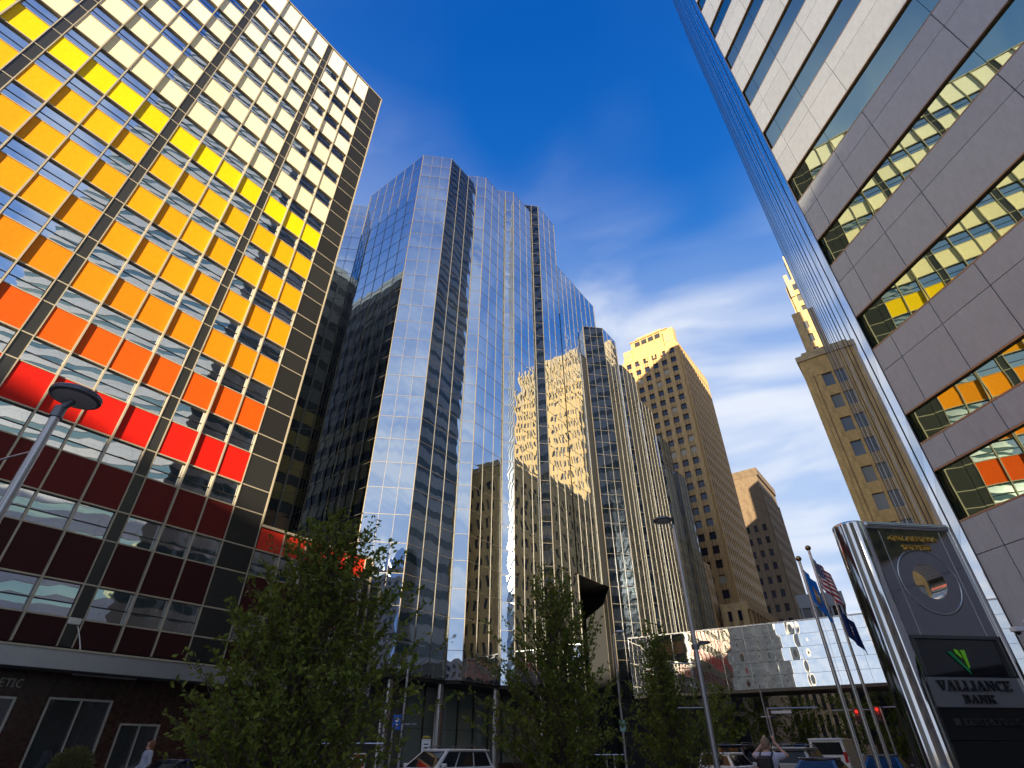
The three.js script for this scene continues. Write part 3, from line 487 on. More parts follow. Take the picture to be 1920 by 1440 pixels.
// ---------------------------------------------------------------- the white-banded tower with the glossy side wall, right
{
  const t = thing('banded_tower', 'tower with white metal bands, ribbon windows and a mirrored side wall', 'building', polar(41.35, 18), -81 * R);
  // local x runs along the facade towards the viewer's right, z outwards
  const k = 18, LEN = 27, TOP = 131, pm = [0.50, 0.485, 0.51].map(c => mat(c * 0.89, c * 0.97, c * 1.07, 0.40, 0.1, { map: soiled }));
  const bandGlass = phys(0.40, 0.48, 0.37, 0.012, 1), rimMat = mat(0.36, 0.24, 0.15, 0.35, 0.6);
  const hgt = v => v * k + 1.6;
  const bands = [[0.2776, 0.3616], [0.4067, 0.4655]]; let b = 0.6021, w = 0.083;
  for (let i = 0; i < 34 && hgt(b) < TOP - 4; i++) { bands.push([b, b + w]); b += i < 1 ? 0.2222 : 0.2145; }
  const joints = [0.0, 0.8, 2.32, 3.84, 6.9, 9.95, 13.0, 16.05, 19.1, 22.15, 25.2, LEN];
  const wj = [0.0, 0.8, 2.32, 6.9, 11.5, 16.05, 20.6, 25.2, LEN];
  const panels = [], panes = [], rims = [], cache = new Map(), get = (key, f) => { if (!cache.has(key)) cache.set(key, f()); return cache.get(key); };
  const row = (y0, y1) => { for (let i = 0; i + 1 < joints.length; i++) { const a = joints[i], c = joints[i + 1]; panels.push({ g: get(`${a}${(y1 - y0).toFixed(2)}`, () => box(c - a - 0.025, y1 - y0 - 0.02, 0.10, 0, 0, 0, a)), m: at((a + c) / 2, (y0 + y1) / 2, -0.05), mat: pm[(i * 5 + Math.round(y0)) % 3], size: Math.sqrt((c - a) * (y1 - y0)) }); } };
  let prev = 3.4;
  for (const [v0, v1] of bands) {
    const y0 = hgt(v0), y1 = hgt(v1);
    if (y0 - prev > 1.4) { const jy = y0 - 0.048 * k; row(prev, jy); row(jy, y0); } else row(prev, y0);
    for (let i = 0; i + 1 < wj.length; i++) { const a = wj[i], c = wj[i + 1]; panes.push({ g: get(`w${a}${(y1 - y0).toFixed(2)}${i % 3}`, () => paneGeo(c - a - 0.015, y1 - y0 - 0.04, i + 2, 0.0012, 0.0015, 6, 3)), m: at((a + c) / 2, (y0 + y1) / 2, -0.075), mat: bandGlass, size: 2 }); }
    rims.push({ g: get(`r`, () => box(LEN, 0.045, 0.12)), m: at(LEN / 2, y0 + 0.022, -0.055), mat: rimMat, size: 3 }); rims.push({ g: get(`r`, () => box(LEN, 0.045, 0.12)), m: at(LEN / 2, y1 - 0.022, -0.055), mat: rimMat, size: 3 });
    prev = y1;
  }
  row(prev, TOP);
  pieces(t, 'metal_panel', panels, 300); pieces(t, 'window_pane', panes, 300); pieces(t, 'window_rim', rims, 60);
  // street side: glossy panels, deep shade painted into their grey, and flush ribbon windows, which mirror the sky and the buildings beyond at a grazing look
  const O = polar(41.35, 18), dx = dirAz(171), dz = dirAz(261), toLocal = v => { const d = v.clone().sub(O); return [d.dot(dx), d.dot(dz)]; }, LG = (a, c) => toLocal(G(a, c));
  const WALL = 35.8, NC = 16, PW = 2.75, rr = mulberry(3), glossy = [0.13, 0.145, 0.16].map(c => phys(c, c, c * 1.05, 0.03, 0, { clearcoat: 0.5, clearcoatRoughness: 0.02 })), darkPane = phys(0.03, 0.045, 0.055, 0.02, 0), finMats = [mat(0.06, 0.05, 0.045, 0.4, 0.6), mat(0.30, 0.30, 0.31, 0.3, 0.9)];
  const wallAt = (sAlong, inward = 0) => toLocal(O.clone().addScaledVector(dirAz(WALL), sAlong).addScaledVector(dirAz(WALL + 90), inward)), wallTurn = (261 - 90 - WALL - 180) * R;
  const sheetGeo = (h, v) => { const g = new THREE.PlaneGeometry(PW - 0.024, h - 0.012, 4, 1), p = g.attributes.position, n = g.attributes.normal, q = mulberry(v * 71 + 5), tilt = (q() - 0.5) * 0.012, bow = (q() - 0.3) * 0.012; for (let i = 0; i < p.count; i++) { const a = tilt + bow * p.getX(i) / PW * 2; n.setXYZ(i, Math.sin(a), 0, Math.cos(a)); } return g; };
  const sidePanels = [], sideWindows = []; let pv = 0.5;
  const strip = (arr, y0, y1, m) => { for (let i = 0; i < NC; i++) { const [x, z] = wallAt((i + 0.5) * PW), v = i % 7; arr.push({ g: get(`side${(y1 - y0).toFixed(2)}${v}`, () => sheetGeo(y1 - y0, v)), m: at(x, (y0 + y1) / 2, z, wallTurn), mat: m[i % m.length], size: 2 / (1 + i) }); } };
  for (const [v0, v1] of bands) { strip(sidePanels, pv, hgt(v0), glossy); strip(sideWindows, hgt(v0), hgt(v1), [darkPane]); pv = hgt(v1); } strip(sidePanels, pv, TOP, glossy);
  pieces(t, 'side_panel', sidePanels, 300); pieces(t, 'side_window', sideWindows, 300);
  for (let i = 0; i <= NC; i++) { const [x, z] = wallAt(i * PW, -0.004), f = part(t, 'side_fin', box(0.03, TOP - 0.6, 0.034), finMats[i % 3 === 2 ? 1 : 0]); f.position.set(x, TOP / 2 + 0.2, z); f.rotation.y = wallTurn; }
  // body of the tower behind
  const end = O.clone().addScaledVector(dirAz(WALL), NC * PW), ea = end.dot(E1), eb = end.dot(E2);
  part(t, 'body', prism([[0.12, -0.2], [LEN, -0.2], [LEN + 5, -8], LG(24.8, -33.1), LG(ea, eb - 18), wallAt(NC * PW, 0.05), wallAt(0.3, 0.05)], 3.3, TOP - 0.2), M.darkCore);
  part(t, 'podium', prism([[0.9, -1.4], [LEN, -1.4], [LEN, -8], LG(26, -20), LG(59, -12), LG(59, -2.0), LG(21, -2.6)], 0, 3.3), mat(0.22, 0.21, 0.20, 0.5));
  part(t, 'podium_glass', boxTo(0.9, LEN, 0.3, 3.2, -1.38, -1.3), phys(0.05, 0.06, 0.06, 0.03, 0, { ior: 1.9 }));
  part(t, 'parapet', boxTo(-0.2, LEN, TOP, TOP + 1, -1.2, 0.05), pm[1]);
  // security camera and its bracket
  const cm = thing('security_camera', 'white security camera box on a bracket at the foot of the mirrored wall', 'camera', new THREE.Vector3(), 0);
  t.updateMatrixWorld(true); cm.position.copy(t.localToWorld(new THREE.Vector3(0.55, 3.95, 0.12))); cm.rotation.y = -81 * R;
  part(cm, 'bracket', boxTo(-0.14, 0.10, -0.02, 0.16, -0.14, 0.0), M.white); part(cm, 'housing', new RoundedBoxGeometry(0.16, 0.10, 0.30, 2, 0.02).translate(-0.2, -0.04, 0.18), M.white); part(cm, 'dome', new THREE.SphereGeometry(0.06, 14, 10).translate(-0.2, -0.1, 0.22), M.black);
}

// ---------------------------------------------------------------- buildings behind the viewer, whose shade and mirror images the photograph shows
{
  const blk = (az, d, w, dp, h, label, m, rows, cols) => {
    const t = thing('office_block', label, 'building', polar(az, d), (90 - (az + 90)) * R + Math.PI); const s = newStore('ob' + az);
    // local +z looks back at the viewer
    part(t, 'wall', boxTo(-w / 2, w / 2, 0, h, -dp, -0.05), m); masonryFace(s, -w / 2, 0, w / 2, 0, 3, h - 1.5, cols, rows, { pier: 1.3, win: 1.9, mat: m, glass: dim, depth: 0.3 }); part(t, 'parapet', boxTo(-w / 2 - 0.2, w / 2 + 0.2, h - 1.5, h + 0.6, -dp, 0.5), m); flushStore(t, s, 0); return t;
  };
  const sand = mat(0.45, 0.38, 0.28, 0.85, 0, { map: rep(stony, 0.2) }), grey = mat(0.36, 0.36, 0.36, 0.85, 0, { map: rep(stony, 0.2) });
  const place = (t, x, z) => { t.position.set(x, 0, z); t.rotation.y = Math.PI; return t; };
  place(blk(0, 1, 50, 18, 46.4, 'broad sandstone office block behind the viewer across the square', sand, 12, 16), -47.5, 110);
  place(blk(1, 1, 27, 18, 50.5, 'taller grey office block behind the viewer beside the sandstone block', grey, 13, 9), -8.9, 110);
  place(blk(2, 1, 30, 18, 27, 'low grey office block behind the viewer mirrored in the glass chamfer', grey, 7, 10), 20.2, 118);
  const gt = thing('far_tower', 'slender blue glass skyscraper far behind the viewer mirrored in the glass tower', 'building', new THREE.Vector3(38, 0, 520), Math.PI);
  part(gt, 'shaft', boxTo(-15, 15, 0, 172, -40, 0), phys(0.28, 0.40, 0.62, 0.08, 1)); part(gt, 'crown', boxTo(-11, 11, 172, 190, -36, -3), phys(0.28, 0.40, 0.62, 0.08, 1));
  for (let i = 0; i < 8; i++) part(gt, 'fin', boxTo(-15 + i * 4.2, -14.4 + i * 4.2, 0, 173, 0, 0.8), mat(0.10, 0.14, 0.2, 0.7));
  // pale block with upright ribs down the street, mirrored in the footbridge
  const rb = thing('ribbed_building', 'cream building with upright ribs down the street behind the viewer', 'building', G(-52, 22.4), GROT);
  part(rb, 'wall', boxTo(-24, 0, 0, 40, -34, 0), mat(0.5, 0.46, 0.38, 0.8)); const cr = mat(0.80, 0.75, 0.64, 0.7);
  for (let i = 0; i < 29; i++) part(rb, 'rib', boxTo(0, 0.5, 0, 40.4, -34 + i * 1.2, -33.4 + i * 1.2), cr);
  for (let i = 0; i < 10; i++) part(rb, 'floor_band', boxTo(0, 0.12, 2 + i * 4, 3.2 + i * 4, -34, 0), cr);
}

// ---------------------------------------------------------------- trees
const barkMat = mat(0.13, 0.10, 0.075, 0.95, 0, { map: stony });
const leafMats = [[0.140, 0.180, 0.026], [0.200, 0.235, 0.036], [0.100, 0.135, 0.020]].map(c => phys(...c, 0.8, 0, { transmission: 0.35, thickness: 0, specularIntensity: 0.35, side: THREE.DoubleSide }));
// crown(t) gives the half width of the crown at height share t
function tree(name, label, pos, height, crownBase, crown, nTwigs, leafLen, seed, group, lean = 0, perTwig = 60) {
  const t = thing(name, label, 'tree', pos, 0, group), r = mulberry(seed), wood = [], thin = [];
  const top = height, trunk = [];
  for (let i = 0; i <= 6; i++) { const k = i / 6; trunk.push(new THREE.Vector3(lean * k + 0.06 * Math.sin(i * 1.7 + seed), top * 0.93 * k, 0.05 * Math.cos(i * 2.1 + seed))); }
  const curve = new THREE.CatmullRomCurve3(trunk), r0 = 0.018 * height;
  wood.push(tube(trunk, r0, 18, 8, 0.12));
  const buckets = [[], [], []];
  const leafAt = (p, dir, len) => {   // a folded pointed leaf: two triangles each side of the midrib
    const ax = dir.clone().normalize(), side = new THREE.Vector3(r() - 0.5, r() - 0.5, r() - 0.5).cross(ax).normalize(), up = ax.clone().cross(side), w = len * (0.24 + 0.1 * r());
    const m = p.clone().addScaledVector(ax, len * 0.5), a = m.clone().addScaledVector(side, w).addScaledVector(up, w * 0.35), b = m.clone().addScaledVector(side, -w).addScaledVector(up, w * 0.35), tip = p.clone().addScaledVector(ax, len);
    buckets[Math.floor(r() * 3)].push(p, a, tip, p, tip, b);
  };
  for (let i = 0; i < nTwigs; i++) {
    const k = crownBase + (1 - crownBase) * Math.pow((i + r()) / nTwigs, 1.15), a = i * 2.399 + r() * 0.7, hw = crown(k, a) * (0.55 + 0.5 * r());
    const from = curve.getPointAt(clamp(k * 0.86 - 0.05 - 0.06 * r(), 0.08, 0.97)), y = k * top + (r() - 0.5) * 0.25;
    const to = new THREE.Vector3(lean * k + Math.cos(a) * hw, y + (0.10 + 0.35 * r()) * hw, Math.sin(a) * hw), mid = from.clone().lerp(to, 0.55); mid.y -= 0.10 * hw * (r() - 0.2);
    thin.push(tube([from, mid, to], 0.010 + 0.006 * height * (1 - k) * 0.5, 5, 5, 0.25));
    const c = new THREE.CatmullRomCurve3([from, mid, to]), nSub = 4;
    for (let s = 0; s <= nSub; s++) {
      const st = s === nSub ? 1 : 0.35 + 0.6 * (s + r()) / nSub, b = c.getPoint(st), sd = s === nSub ? to.clone().sub(mid).normalize() : new THREE.Vector3(r() - 0.5, 0.25 + 0.5 * r(), r() - 0.5).normalize();
      const L = (0.28 + 0.34 * r()) * Math.min(1, 0.45 + hw * 0.45), e = b.clone().addScaledVector(sd, L), bend = b.clone().lerp(e, 0.5); bend.y += 0.04;
      if (s % 2 === 0) thin.push(tube([b, bend, e], 0.006, 3, 3, 0.4));
      const n = Math.round(perTwig / (nSub + 1) * (0.45 + 1.0 * r()) * (k > 0.72 ? 0.62 : 1));
      for (let q = 0; q < n; q++) {
        const f = q / n, p = b.clone().lerp(bend, Math.min(1, f * 2)).lerp(e, Math.max(0, f * 2 - 1)); p.x += (r() - 0.5) * 0.10; p.y += (r() - 0.5) * 0.08; p.z += (r() - 0.5) * 0.10;
        const d = sd.clone().multiplyScalar(0.6).add(new THREE.Vector3(r() - 0.5, (r() - 0.55) * 0.9, r() - 0.5).multiplyScalar(1.5)); leafAt(p, d, leafLen * (0.65 + 0.6 * r()));
      }
    }
  }
  part(t, 'trunk', wood[0], barkMat); part(t, 'branches', merge(thin), barkMat, 'stuff');
  const crownGroup = new THREE.Group(); crownGroup.name = 'crown'; t.add(crownGroup);
  buckets.forEach((b, i) => { const g = new THREE.BufferGeometry(); g.setAttribute('position', new THREE.Float32BufferAttribute(b.flatMap(v => [v.x, v.y, v.z]), 3)); g.computeVertexNormals(); part(crownGroup, 'leaves', g, leafMats[i], 'stuff'); });
  return t;
}
const lobes = (a, s) => 1 + 0.22 * Math.sin(a * 2 + s) + 0.15 * Math.sin(a * 3 + s * 2.3);
tree('street_tree', 'large leafy street tree in front of the coloured panel building', polar(-20.3, 12, 0.1), 5.55, 0.14, (k, a) => (k < 0.3 ? 1.6 + k * 1.8 : 2.04 * Math.pow(1.08 - k, 0.66) * 1.27) * lobes(a, 1) * 0.95, 250, 0.115, 11, 'street trees along the near kerb', 0.35, 84);
tree('street_tree', 'bushy street tree in front of the glass tower entrance', polar(4.1, 17, 0.1), 5.95, 0.16, (k, a) => (k < 0.32 ? 1.2 + k * 1.8 : 1.9 * Math.pow(1.12 - k, 0.9) * 1.22) * lobes(a, 2.2), 175, 0.115, 23, 'street trees along the near kerb', 0.10, 80);
tree('street_tree', 'slim street tree in front of the mirrored footbridge', polar(14.4, 21, 0.1), 4.95, 0.20, (k, a) => (k < 0.42 ? 1.25 + k * 0.7 : k < 0.62 ? 1.05 : 0.85 * Math.pow(1.15 - k, 0.6) * 1.3) * lobes(a, 0.4), 125, 0.115, 37, 'street trees along the near kerb', -0.18, 62);
const farTree = [[21.8, 58, 6.0, 2.2, 'small green tree under the footbridge beside the parked cars'], [24.9, 62, 5.6, 2.0, 'small tree under the footbridge left of the flagpoles'], [28.3, 66, 7.2, 2.6, 'dark tree under the footbridge behind the left flagpole'], [31.3, 58, 6.6, 2.4, 'dark tree under the footbridge beside the chrome sign'], [18.6, 52, 5.8, 2.0, 'tree under the footbridge behind the tall street lamp']];
farTree.forEach(([az, d, h, w, label], i) => tree('background_tree', label, polar(az, d, 0.1), h, 0.2, (k, a) => w * Math.sin(Math.PI * clamp((k - 0.08) / 0.98, 0.08, 0.97)) * lobes(a, i), 60, 0.26, 60 + i, 'trees down the street', 0, 34));
{ // clipped shrub in a round planter
  const t = thing('planter_shrub', 'small olive green shrub in a round planter outside the granite shop front', 'shrub', G(8.55, 25.2, 0.13), 0), r = mulberry(9);
  part(t, 'planter', new THREE.LatheGeometry([[0, 0], [0.34, 0], [0.42, 0.55], [0.45, 0.58], [0.40, 0.58], [0.38, 0.5], [0, 0.5]].map(p => new THREE.Vector2(...p)), 24), mat(0.22, 0.2, 0.18, 0.85, 0, { map: stony }));
  const pos = []; for (let i = 0; i < 2600; i++) { const u = r() * 2 - 1, a = r() * 6.283, rr = Math.cbrt(0.25 + 0.75 * r()), s = Math.sqrt(1 - u * u), p = new THREE.Vector3(Math.cos(a) * s * 0.62 * rr, 1.05 + u * 0.52 * rr, Math.sin(a) * s * 0.62 * rr); const d = p.clone().sub(new THREE.Vector3(0, 0.6, 0)).normalize().multiplyScalar(0.10).add(new THREE.Vector3(r() - 0.5, r() - 0.3, r() - 0.5).multiplyScalar(0.09)), w = new THREE.Vector3(r() - 0.5, r() - 0.5, r() - 0.5).normalize().multiplyScalar(0.025); const m = p.clone().addScaledVector(d, 0.5); for (const v of [p, m.clone().add(w), p.clone().add(d), p, p.clone().add(d), m.clone().sub(w)]) pos.push(v.x, v.y, v.z); }
  const g = new THREE.BufferGeometry(); g.setAttribute('position', new THREE.Float32BufferAttribute(pos, 3)); g.computeVertexNormals(); part(t, 'foliage', g, phys(0.11, 0.11, 0.025, 0.6, 0, { transmission: 0.3, thickness: 0, side: THREE.DoubleSide }), 'stuff');
}

// ---------------------------------------------------------------- street lamps, poles and signs
const poleMat = mat(0.42, 0.42, 0.44, 0.32, 0.85), lampDark = mat(0.16, 0.17, 0.20, 0.35, 0.7), lens = phys(0.42, 0.43, 0.42, 0.25, 0);
function lampHead(parent, x, y, z, r, name = 'lamp_head') {
  const h = part(parent, name, new THREE.LatheGeometry([[0, 0.05], [0.9, 0.05], [1, 0.09], [1.02, 0.16], [0.99, 0.20], [0.99, 0.215], [1.02, 0.235], [1.0, 0.31], [0.92, 0.36], [0.5, 0.43], [0, 0.45]].map(([a, b]) => new THREE.Vector2(a * r, b * r)), 40), lampDark); h.position.set(x, y, z);
  part(h, 'lens', new THREE.LatheGeometry([[0, -0.06], [0.45, -0.035], [0.86, 0.045], [0.84, 0.06], [0, 0.06]].map(([a, b]) => new THREE.Vector2(a * r, b * r)), 32), lens); return h;
}
{ // near lamp, left
  const t = thing('street_lamp', 'round-headed street lamp on a silver pole in front of the red panels', 'street lamp', polar(-45.55, 8.6), 0);
  part(t, 'pole', cyl(0.068, 0.055, 5.42, 0, 0, 0, 20), poleMat); part(t, 'collar', cyl(0.075, 0.07, 0.16, 0, 5.28, 0, 20), lampDark);
  part(t, 'bracket', tube([[0, 5.38, 0], [0.05, 5.5, -0.01], [0.09, 5.56, -0.02]], 0.05, 6, 10), lampDark);
  lampHead(t, 0.10, 5.57, -0.02, 0.30); part(t, 'spur', tube([[0, 4.78, 0], [-0.2, 4.70, 0.02], [-0.42, 4.60, 0.04]], 0.012, 6, 6), poleMat);
}
{
  const t = thing('street_lamp', 'tall silver street lamp with two round heads in front of the glass bays', 'street lamp', polar(17.55, 18), 0);
  part(t, 'pole', cyl(0.085, 0.055, 7.85, 0, 0, 0, 16), poleMat); part(t, 'bracket', tube([[0, 7.7, 0], [-0.10, 7.9, 0.02], [-0.26, 7.95, 0.05]], 0.035, 6, 8), poleMat);
  lampHead(t, -0.36, 7.93, 0.06, 0.30); lampHead(t, 0.27, 4.22, 0.02, 0.18, 'lower_lamp_head'); part(t, 'lower_bracket', tube([[0.03, 4.18, 0], [0.12, 4.2, 0], [0.24, 4.25, 0.01]], 0.03, 5, 8), poleMat);
  part(t, 'collar', cyl(0.11, 0.11, 0.12, 0, 4.08, 0, 16), lampDark);
  for (const y of [3.72, 2.62]) part(t, 'banner_arm', tube([[0, y, 0], [-0.4, y - 0.01, 0], [-0.8, y - 0.01, 0]], 0.016, 4, 6), poleMat);
}
{
  const t = thing('street_lamp', 'slim street lamp with a small pale head beside the bushy tree', 'street lamp', polar(10.02, 34), 0);
  part(t, 'pole', cyl(0.07, 0.05, 7.2, 0, 0, 0, 12), poleMat); part(t, 'arm', tube([[0, 7.1, 0], [0.08, 7.35, 0], [0.3, 7.38, 0]], 0.03, 6, 6), poleMat);
  part(t, 'lamp_head', new RoundedBoxGeometry(0.46, 0.13, 0.24, 2, 0.05).translate(0.42, 7.38, 0), M.alu); part(t, 'notice_plate', boxTo(-0.16, 0.16, 2.5, 3.0, 0.06, 0.08), mat(0.25, 0.45, 0.42, 0.5));
}
{
  const t = thing('signal_pole', 'thin silver pole with a side arm left of the glass lobby', 'pole', polar(-9.95, 25), 0);
  part(t, 'pole', cyl(0.06, 0.05, 4.6, 0, 0, 0, 12), poleMat); part(t, 'top_arm', tube([[0, 4.5, 0], [-0.12, 4.52, 0], [-0.24, 4.5, 0]], 0.025, 4, 6), poleMat); part(t, 'side_arm', tube([[0, 2.5, 0], [0.25, 2.5, 0], [0.55, 2.5, 0]], 0.018, 4, 6), poleMat); part(t, 'top_box', boxTo(-0.32, -0.18, 4.42, 4.58, -0.07, 0.07), M.alu);
}
function canvas(w, h, draw) { const c = document.createElement('canvas'); c.width = w; c.height = h; draw(c.getContext('2d'), w, h); const t = new THREE.CanvasTexture(c); t.colorSpace = THREE.SRGBColorSpace; return t; }
{
  const t = thing('parking_sign', 'blue sign with white mark on a short pole beyond the white car', 'sign', polar(-10.5, 24), 0), tx = canvas(128, 192, (x, w, h) => { x.fillStyle = '#1456b0'; x.fillRect(0, 0, w, h); x.fillStyle = '#fff'; x.beginPath(); x.arc(64, 62, 30, 0, 7); x.fill(); x.fillStyle = '#1456b0'; x.beginPath(); x.arc(64, 62, 16, 0, 7); x.fill(); x.fillStyle = '#fff'; x.fillRect(44, 120, 40, 10); x.fillRect(58, 120, 12, 44); });
  part(t, 'pole', cyl(0.035, 0.035, 2.6, -0.12, 0, 0, 10), poleMat); part(t, 'sign_plate', new RoundedBoxGeometry(0.32, 0.48, 0.03, 2, 0.012).translate(0.03, 2.52, 0.05), mat(0.02, 0.10, 0.42, 0.5)); const f = part(t, 'sign_face', new THREE.PlaneGeometry(0.30, 0.46), mat(1, 1, 1, 0.5, 0, { map: tx })); f.position.set(0.03, 2.52, 0.07);
}
{
  const t = thing('parking_sign', 'small red and white sign board under the large tree beside the white car', 'sign', polar(-13.6, 15), 13 * R), tx = canvas(256, 160, (x, w, h) => { x.fillStyle = '#fff'; x.fillRect(0, 0, w, h); x.fillStyle = '#c01a1e'; x.fillRect(8, 8, w - 16, h - 16); x.fillStyle = '#fff'; x.fillRect(30, 40, 70, 24); x.fillRect(130, 34, 22, 90); x.fillRect(170, 60, 50, 22); x.fillRect(40, 92, 60, 20); });
  part(t, 'pole', cyl(0.03, 0.03, 1.62, 0, 0, 0, 10), poleMat); part(t, 'sign_plate', new RoundedBoxGeometry(0.42, 0.28, 0.025, 2, 0.01).translate(0, 1.44, 0.045), M.white); const f = part(t, 'sign_face', new THREE.PlaneGeometry(0.40, 0.26), mat(1, 1, 1, 0.5, 0, { map: tx })); f.position.set(0, 1.44, 0.06);
}
{
  const t = thing('notice_box', 'white notice box with black lettering lines outside the glass lobby', 'sign', polar(-7.7, 29), 8 * R); const tx = canvas(96, 128, (x, w, h) => { x.fillStyle = '#dfe3e8'; x.fillRect(0, 0, w, h); x.fillStyle = '#333'; for (let i = 0; i < 3; i++) x.fillRect(22, 24 + i * 32, 52, 12); });
  part(t, 'cabinet', new RoundedBoxGeometry(0.42, 1.95, 0.35, 2, 0.02).translate(0, 1.1, 0), mat(0.6, 0.62, 0.66, 0.5)); const f = part(t, 'notice', new THREE.PlaneGeometry(0.36, 0.5), mat(1, 1, 1, 0.6, 0, { map: tx })); f.position.set(0, 1.75, 0.18); part(t, 'flower_top', new THREE.IcosahedronGeometry(0.18, 2).scale(1.1, 0.5, 0.9).translate(0, 2.12, 0), mat(0.25, 0.22, 0.02, 0.8));
}
function signalHead(parent, x, y, z, lit) { const h = part(parent, 'signal_head', new RoundedBoxGeometry(0.34, 1.0, 0.26, 2, 0.04), M.black); h.position.set(x, y, z); [0.31, 0, -0.31].forEach((dy, i) => part(h, 'signal_light', new THREE.SphereGeometry(0.075, 12, 8).scale(1, 1, 0.4).translate(0, dy, 0.13), i === 0 && lit ? mat(0.5, 0.02, 0.01, 0.4, 0, { emissive: col(0.4, 0.012, 0.006), emissiveIntensity: 1 }) : mat(0.03, 0.03, 0.02, 0.3))); return h; }
[[31.9, 50, -1.1, 'red traffic light on a mast arm right of the flagpoles', 1.9], [29.6, 52, -0.4, 'red traffic light seen between the flagpoles', 3.2]].forEach(([az, d, hx, label, reach]) => {
  const t = thing('traffic_light', label, 'traffic light', polar(az, d), -az * R, 'traffic lights at the far crossing');
  part(t, 'pole', cyl(0.09, 0.07, 4.3, 1.2, 0, 0, 10), poleMat); part(t, 'mast_arm', tube([[1.2, 4.1, 0], [0, 4.15, 0], [1.2 - reach, 4.15, 0]], 0.045, 6, 6), poleMat); signalHead(t, hx, 3.72, 0.1, true);
  const l = new THREE.PointLight(col(1, 0.04, 0.02), 0.4, 6); l.position.copy(t.localToWorld(new THREE.Vector3(hx, 4.03, 0.45))); scene.add(l); l.castShadow = true;
});
{ // mast arm over the cars, seen from behind
  const t = thing('mast_arm_pole', 'silver mast arm with two bars over the parked cars under the footbridge', 'pole', polar(23.3, 44), -23 * R);
  part(t, 'pole', cyl(0.09, 0.07, 4.0, -0.6, 0, 0, 10), poleMat); part(t, 'mast_arm', tube([[-0.6, 3.95, 0], [0.8, 3.95, 0], [2.4, 3.95, 0]], 0.05, 4, 6), poleMat); part(t, 'name_plate', boxTo(-0.4, 0.8, 3.66, 3.82, -0.02, 0.02), M.white);
  const u = thing('lamp_post', 'thin pale post standing before the beige building under the footbridge', 'pole', polar(22.3, 40), -22 * R);
  part(u, 'pole', cyl(0.05, 0.04, 5.0, 0, 0, 0, 10), poleMat); part(u, 'cross_arm', boxTo(-0.3, 0.3, 3.3, 3.36, -0.03, 0.03), M.alu); part(u, 'floodlight', new RoundedBoxGeometry(0.3, 0.16, 0.2, 2, 0.04).translate(0.42, 3.3, 0), M.black);
}

// ---------------------------------------------------------------- low beige building beyond the footbridge
{
  const t = thing('beige_building', 'low beige building with upright piers seen under the footbridge', 'building', polar(23.8, 86), -23.8 * R), s = newStore('bb'), m = mat(0.46, 0.37, 0.27, 0.9, 0, { map: rep(stony, 0.3) });
  part(t, 'wall', boxTo(-8, 9, 0, 11, -10, -0.05), M.darkCore);
  for (const [a, b] of [[-4.6, -3.4], [-1.6, 1.0]]) part(t, 'wide_pier', boxTo(a, b, 0, 11, -0.05, 0.6), m);
  for (let i = 0; i < 9; i++) part(t, 'pier', boxTo(1.6 + i * 0.85, 2.0 + i * 0.85, 1.5, 11, -0.05, 0.45), m);
  part(t, 'base_band', boxTo(-8, 9, 0.6, 2.3, -0.04, 0.3), m); part(t, 'floor_band', boxTo(-8, 9, 5.4, 5.9, -0.04, 0.25), m);
  const u = thing('brown_building', 'dark brown low building under the footbridge behind the flagpoles', 'building', polar(30.2, 96), -30 * R);
  part(u, 'wall', boxTo(-7, 9, 0, 10.5, -10, 0), mat(0.20, 0.145, 0.10, 0.9, 0, { map: rep(stony, 0.3) })); for (let i = 0; i < 6; i++) part(u, 'window', boxTo(-6 + i * 2.4, -4.6 + i * 2.4, 3, 9, -0.1, 0.02), dim[2]);
}

// ---------------------------------------------------------------- flagpoles and flags
function cloth(drop, wide, seed, tex) {
  const nu = 26, nv = 14, g = new THREE.PlaneGeometry(1, 1, nu, nv), p = g.attributes.position, r = mulberry(seed), ph = r() * 6;
  for (let i = 0; i < p.count; i++) { const u = p.getX(i) + 0.5, v = 0.5 - p.getY(i); const f = Math.min(1, u * 3); p.setXYZ(i, 0.05 + wide * u * (0.75 + 0.25 * v) + 0.035 * f * Math.sin(u * 13 + v * 2 + ph), -v * drop * (0.70 + 0.1 * u) - u * drop * 0.40 - 0.03 * Math.sin(v * 6 + ph), 0.07 * f * Math.sin(u * 15 + ph * 1.7 + v * 1.5)); }
  g.computeVertexNormals(); return [g, mat(1, 1, 1, 0.75, 0, { map: tex, side: THREE.DoubleSide })];
}
const starFlag = canvas(380, 200, (x, w, h) => { for (let i = 0; i < 13; i++) { x.fillStyle = i % 2 ? '#f2eee8' : '#a81c2c'; x.fillRect(0, i * h / 13, w, h / 13 + 1); } x.fillStyle = '#1d2f66'; x.fillRect(0, 0, w * 0.42, h * 7 / 13); x.fillStyle = '#fff'; for (let j = 0; j < 9; j++) for (let i = 0; i < (j % 2 ? 5 : 6); i++) { x.beginPath(); x.arc(14 + (j % 2 ? 13 : 0) + i * 26, 10 + j * 11, 3.4, 0, 7); x.fill(); } });
const skyFlag = canvas(300, 200, (x, w, h) => { x.fillStyle = '#1d7fd0'; x.fillRect(0, 0, w, h); x.fillStyle = '#c9a06a'; x.beginPath(); x.arc(150, 95, 42, 0, 7); x.fill(); x.fillStyle = '#e8e2d4'; x.fillRect(112, 88, 76, 10); x.fillStyle = '#8a4a2c'; for (let i = 0; i < 7; i++) x.fillRect(120 + i * 9, 128, 5, 34); });
const navyFlag = canvas(300, 200, (x, w, h) => { x.fillStyle = '#14306e'; x.fillRect(0, 0, w, h); x.fillStyle = '#e8e6dc'; x.fillRect(110, 70, 80, 12); x.fillRect(120, 96, 60, 10); x.fillStyle = '#c9a548'; x.fillRect(130, 118, 40, 10); });
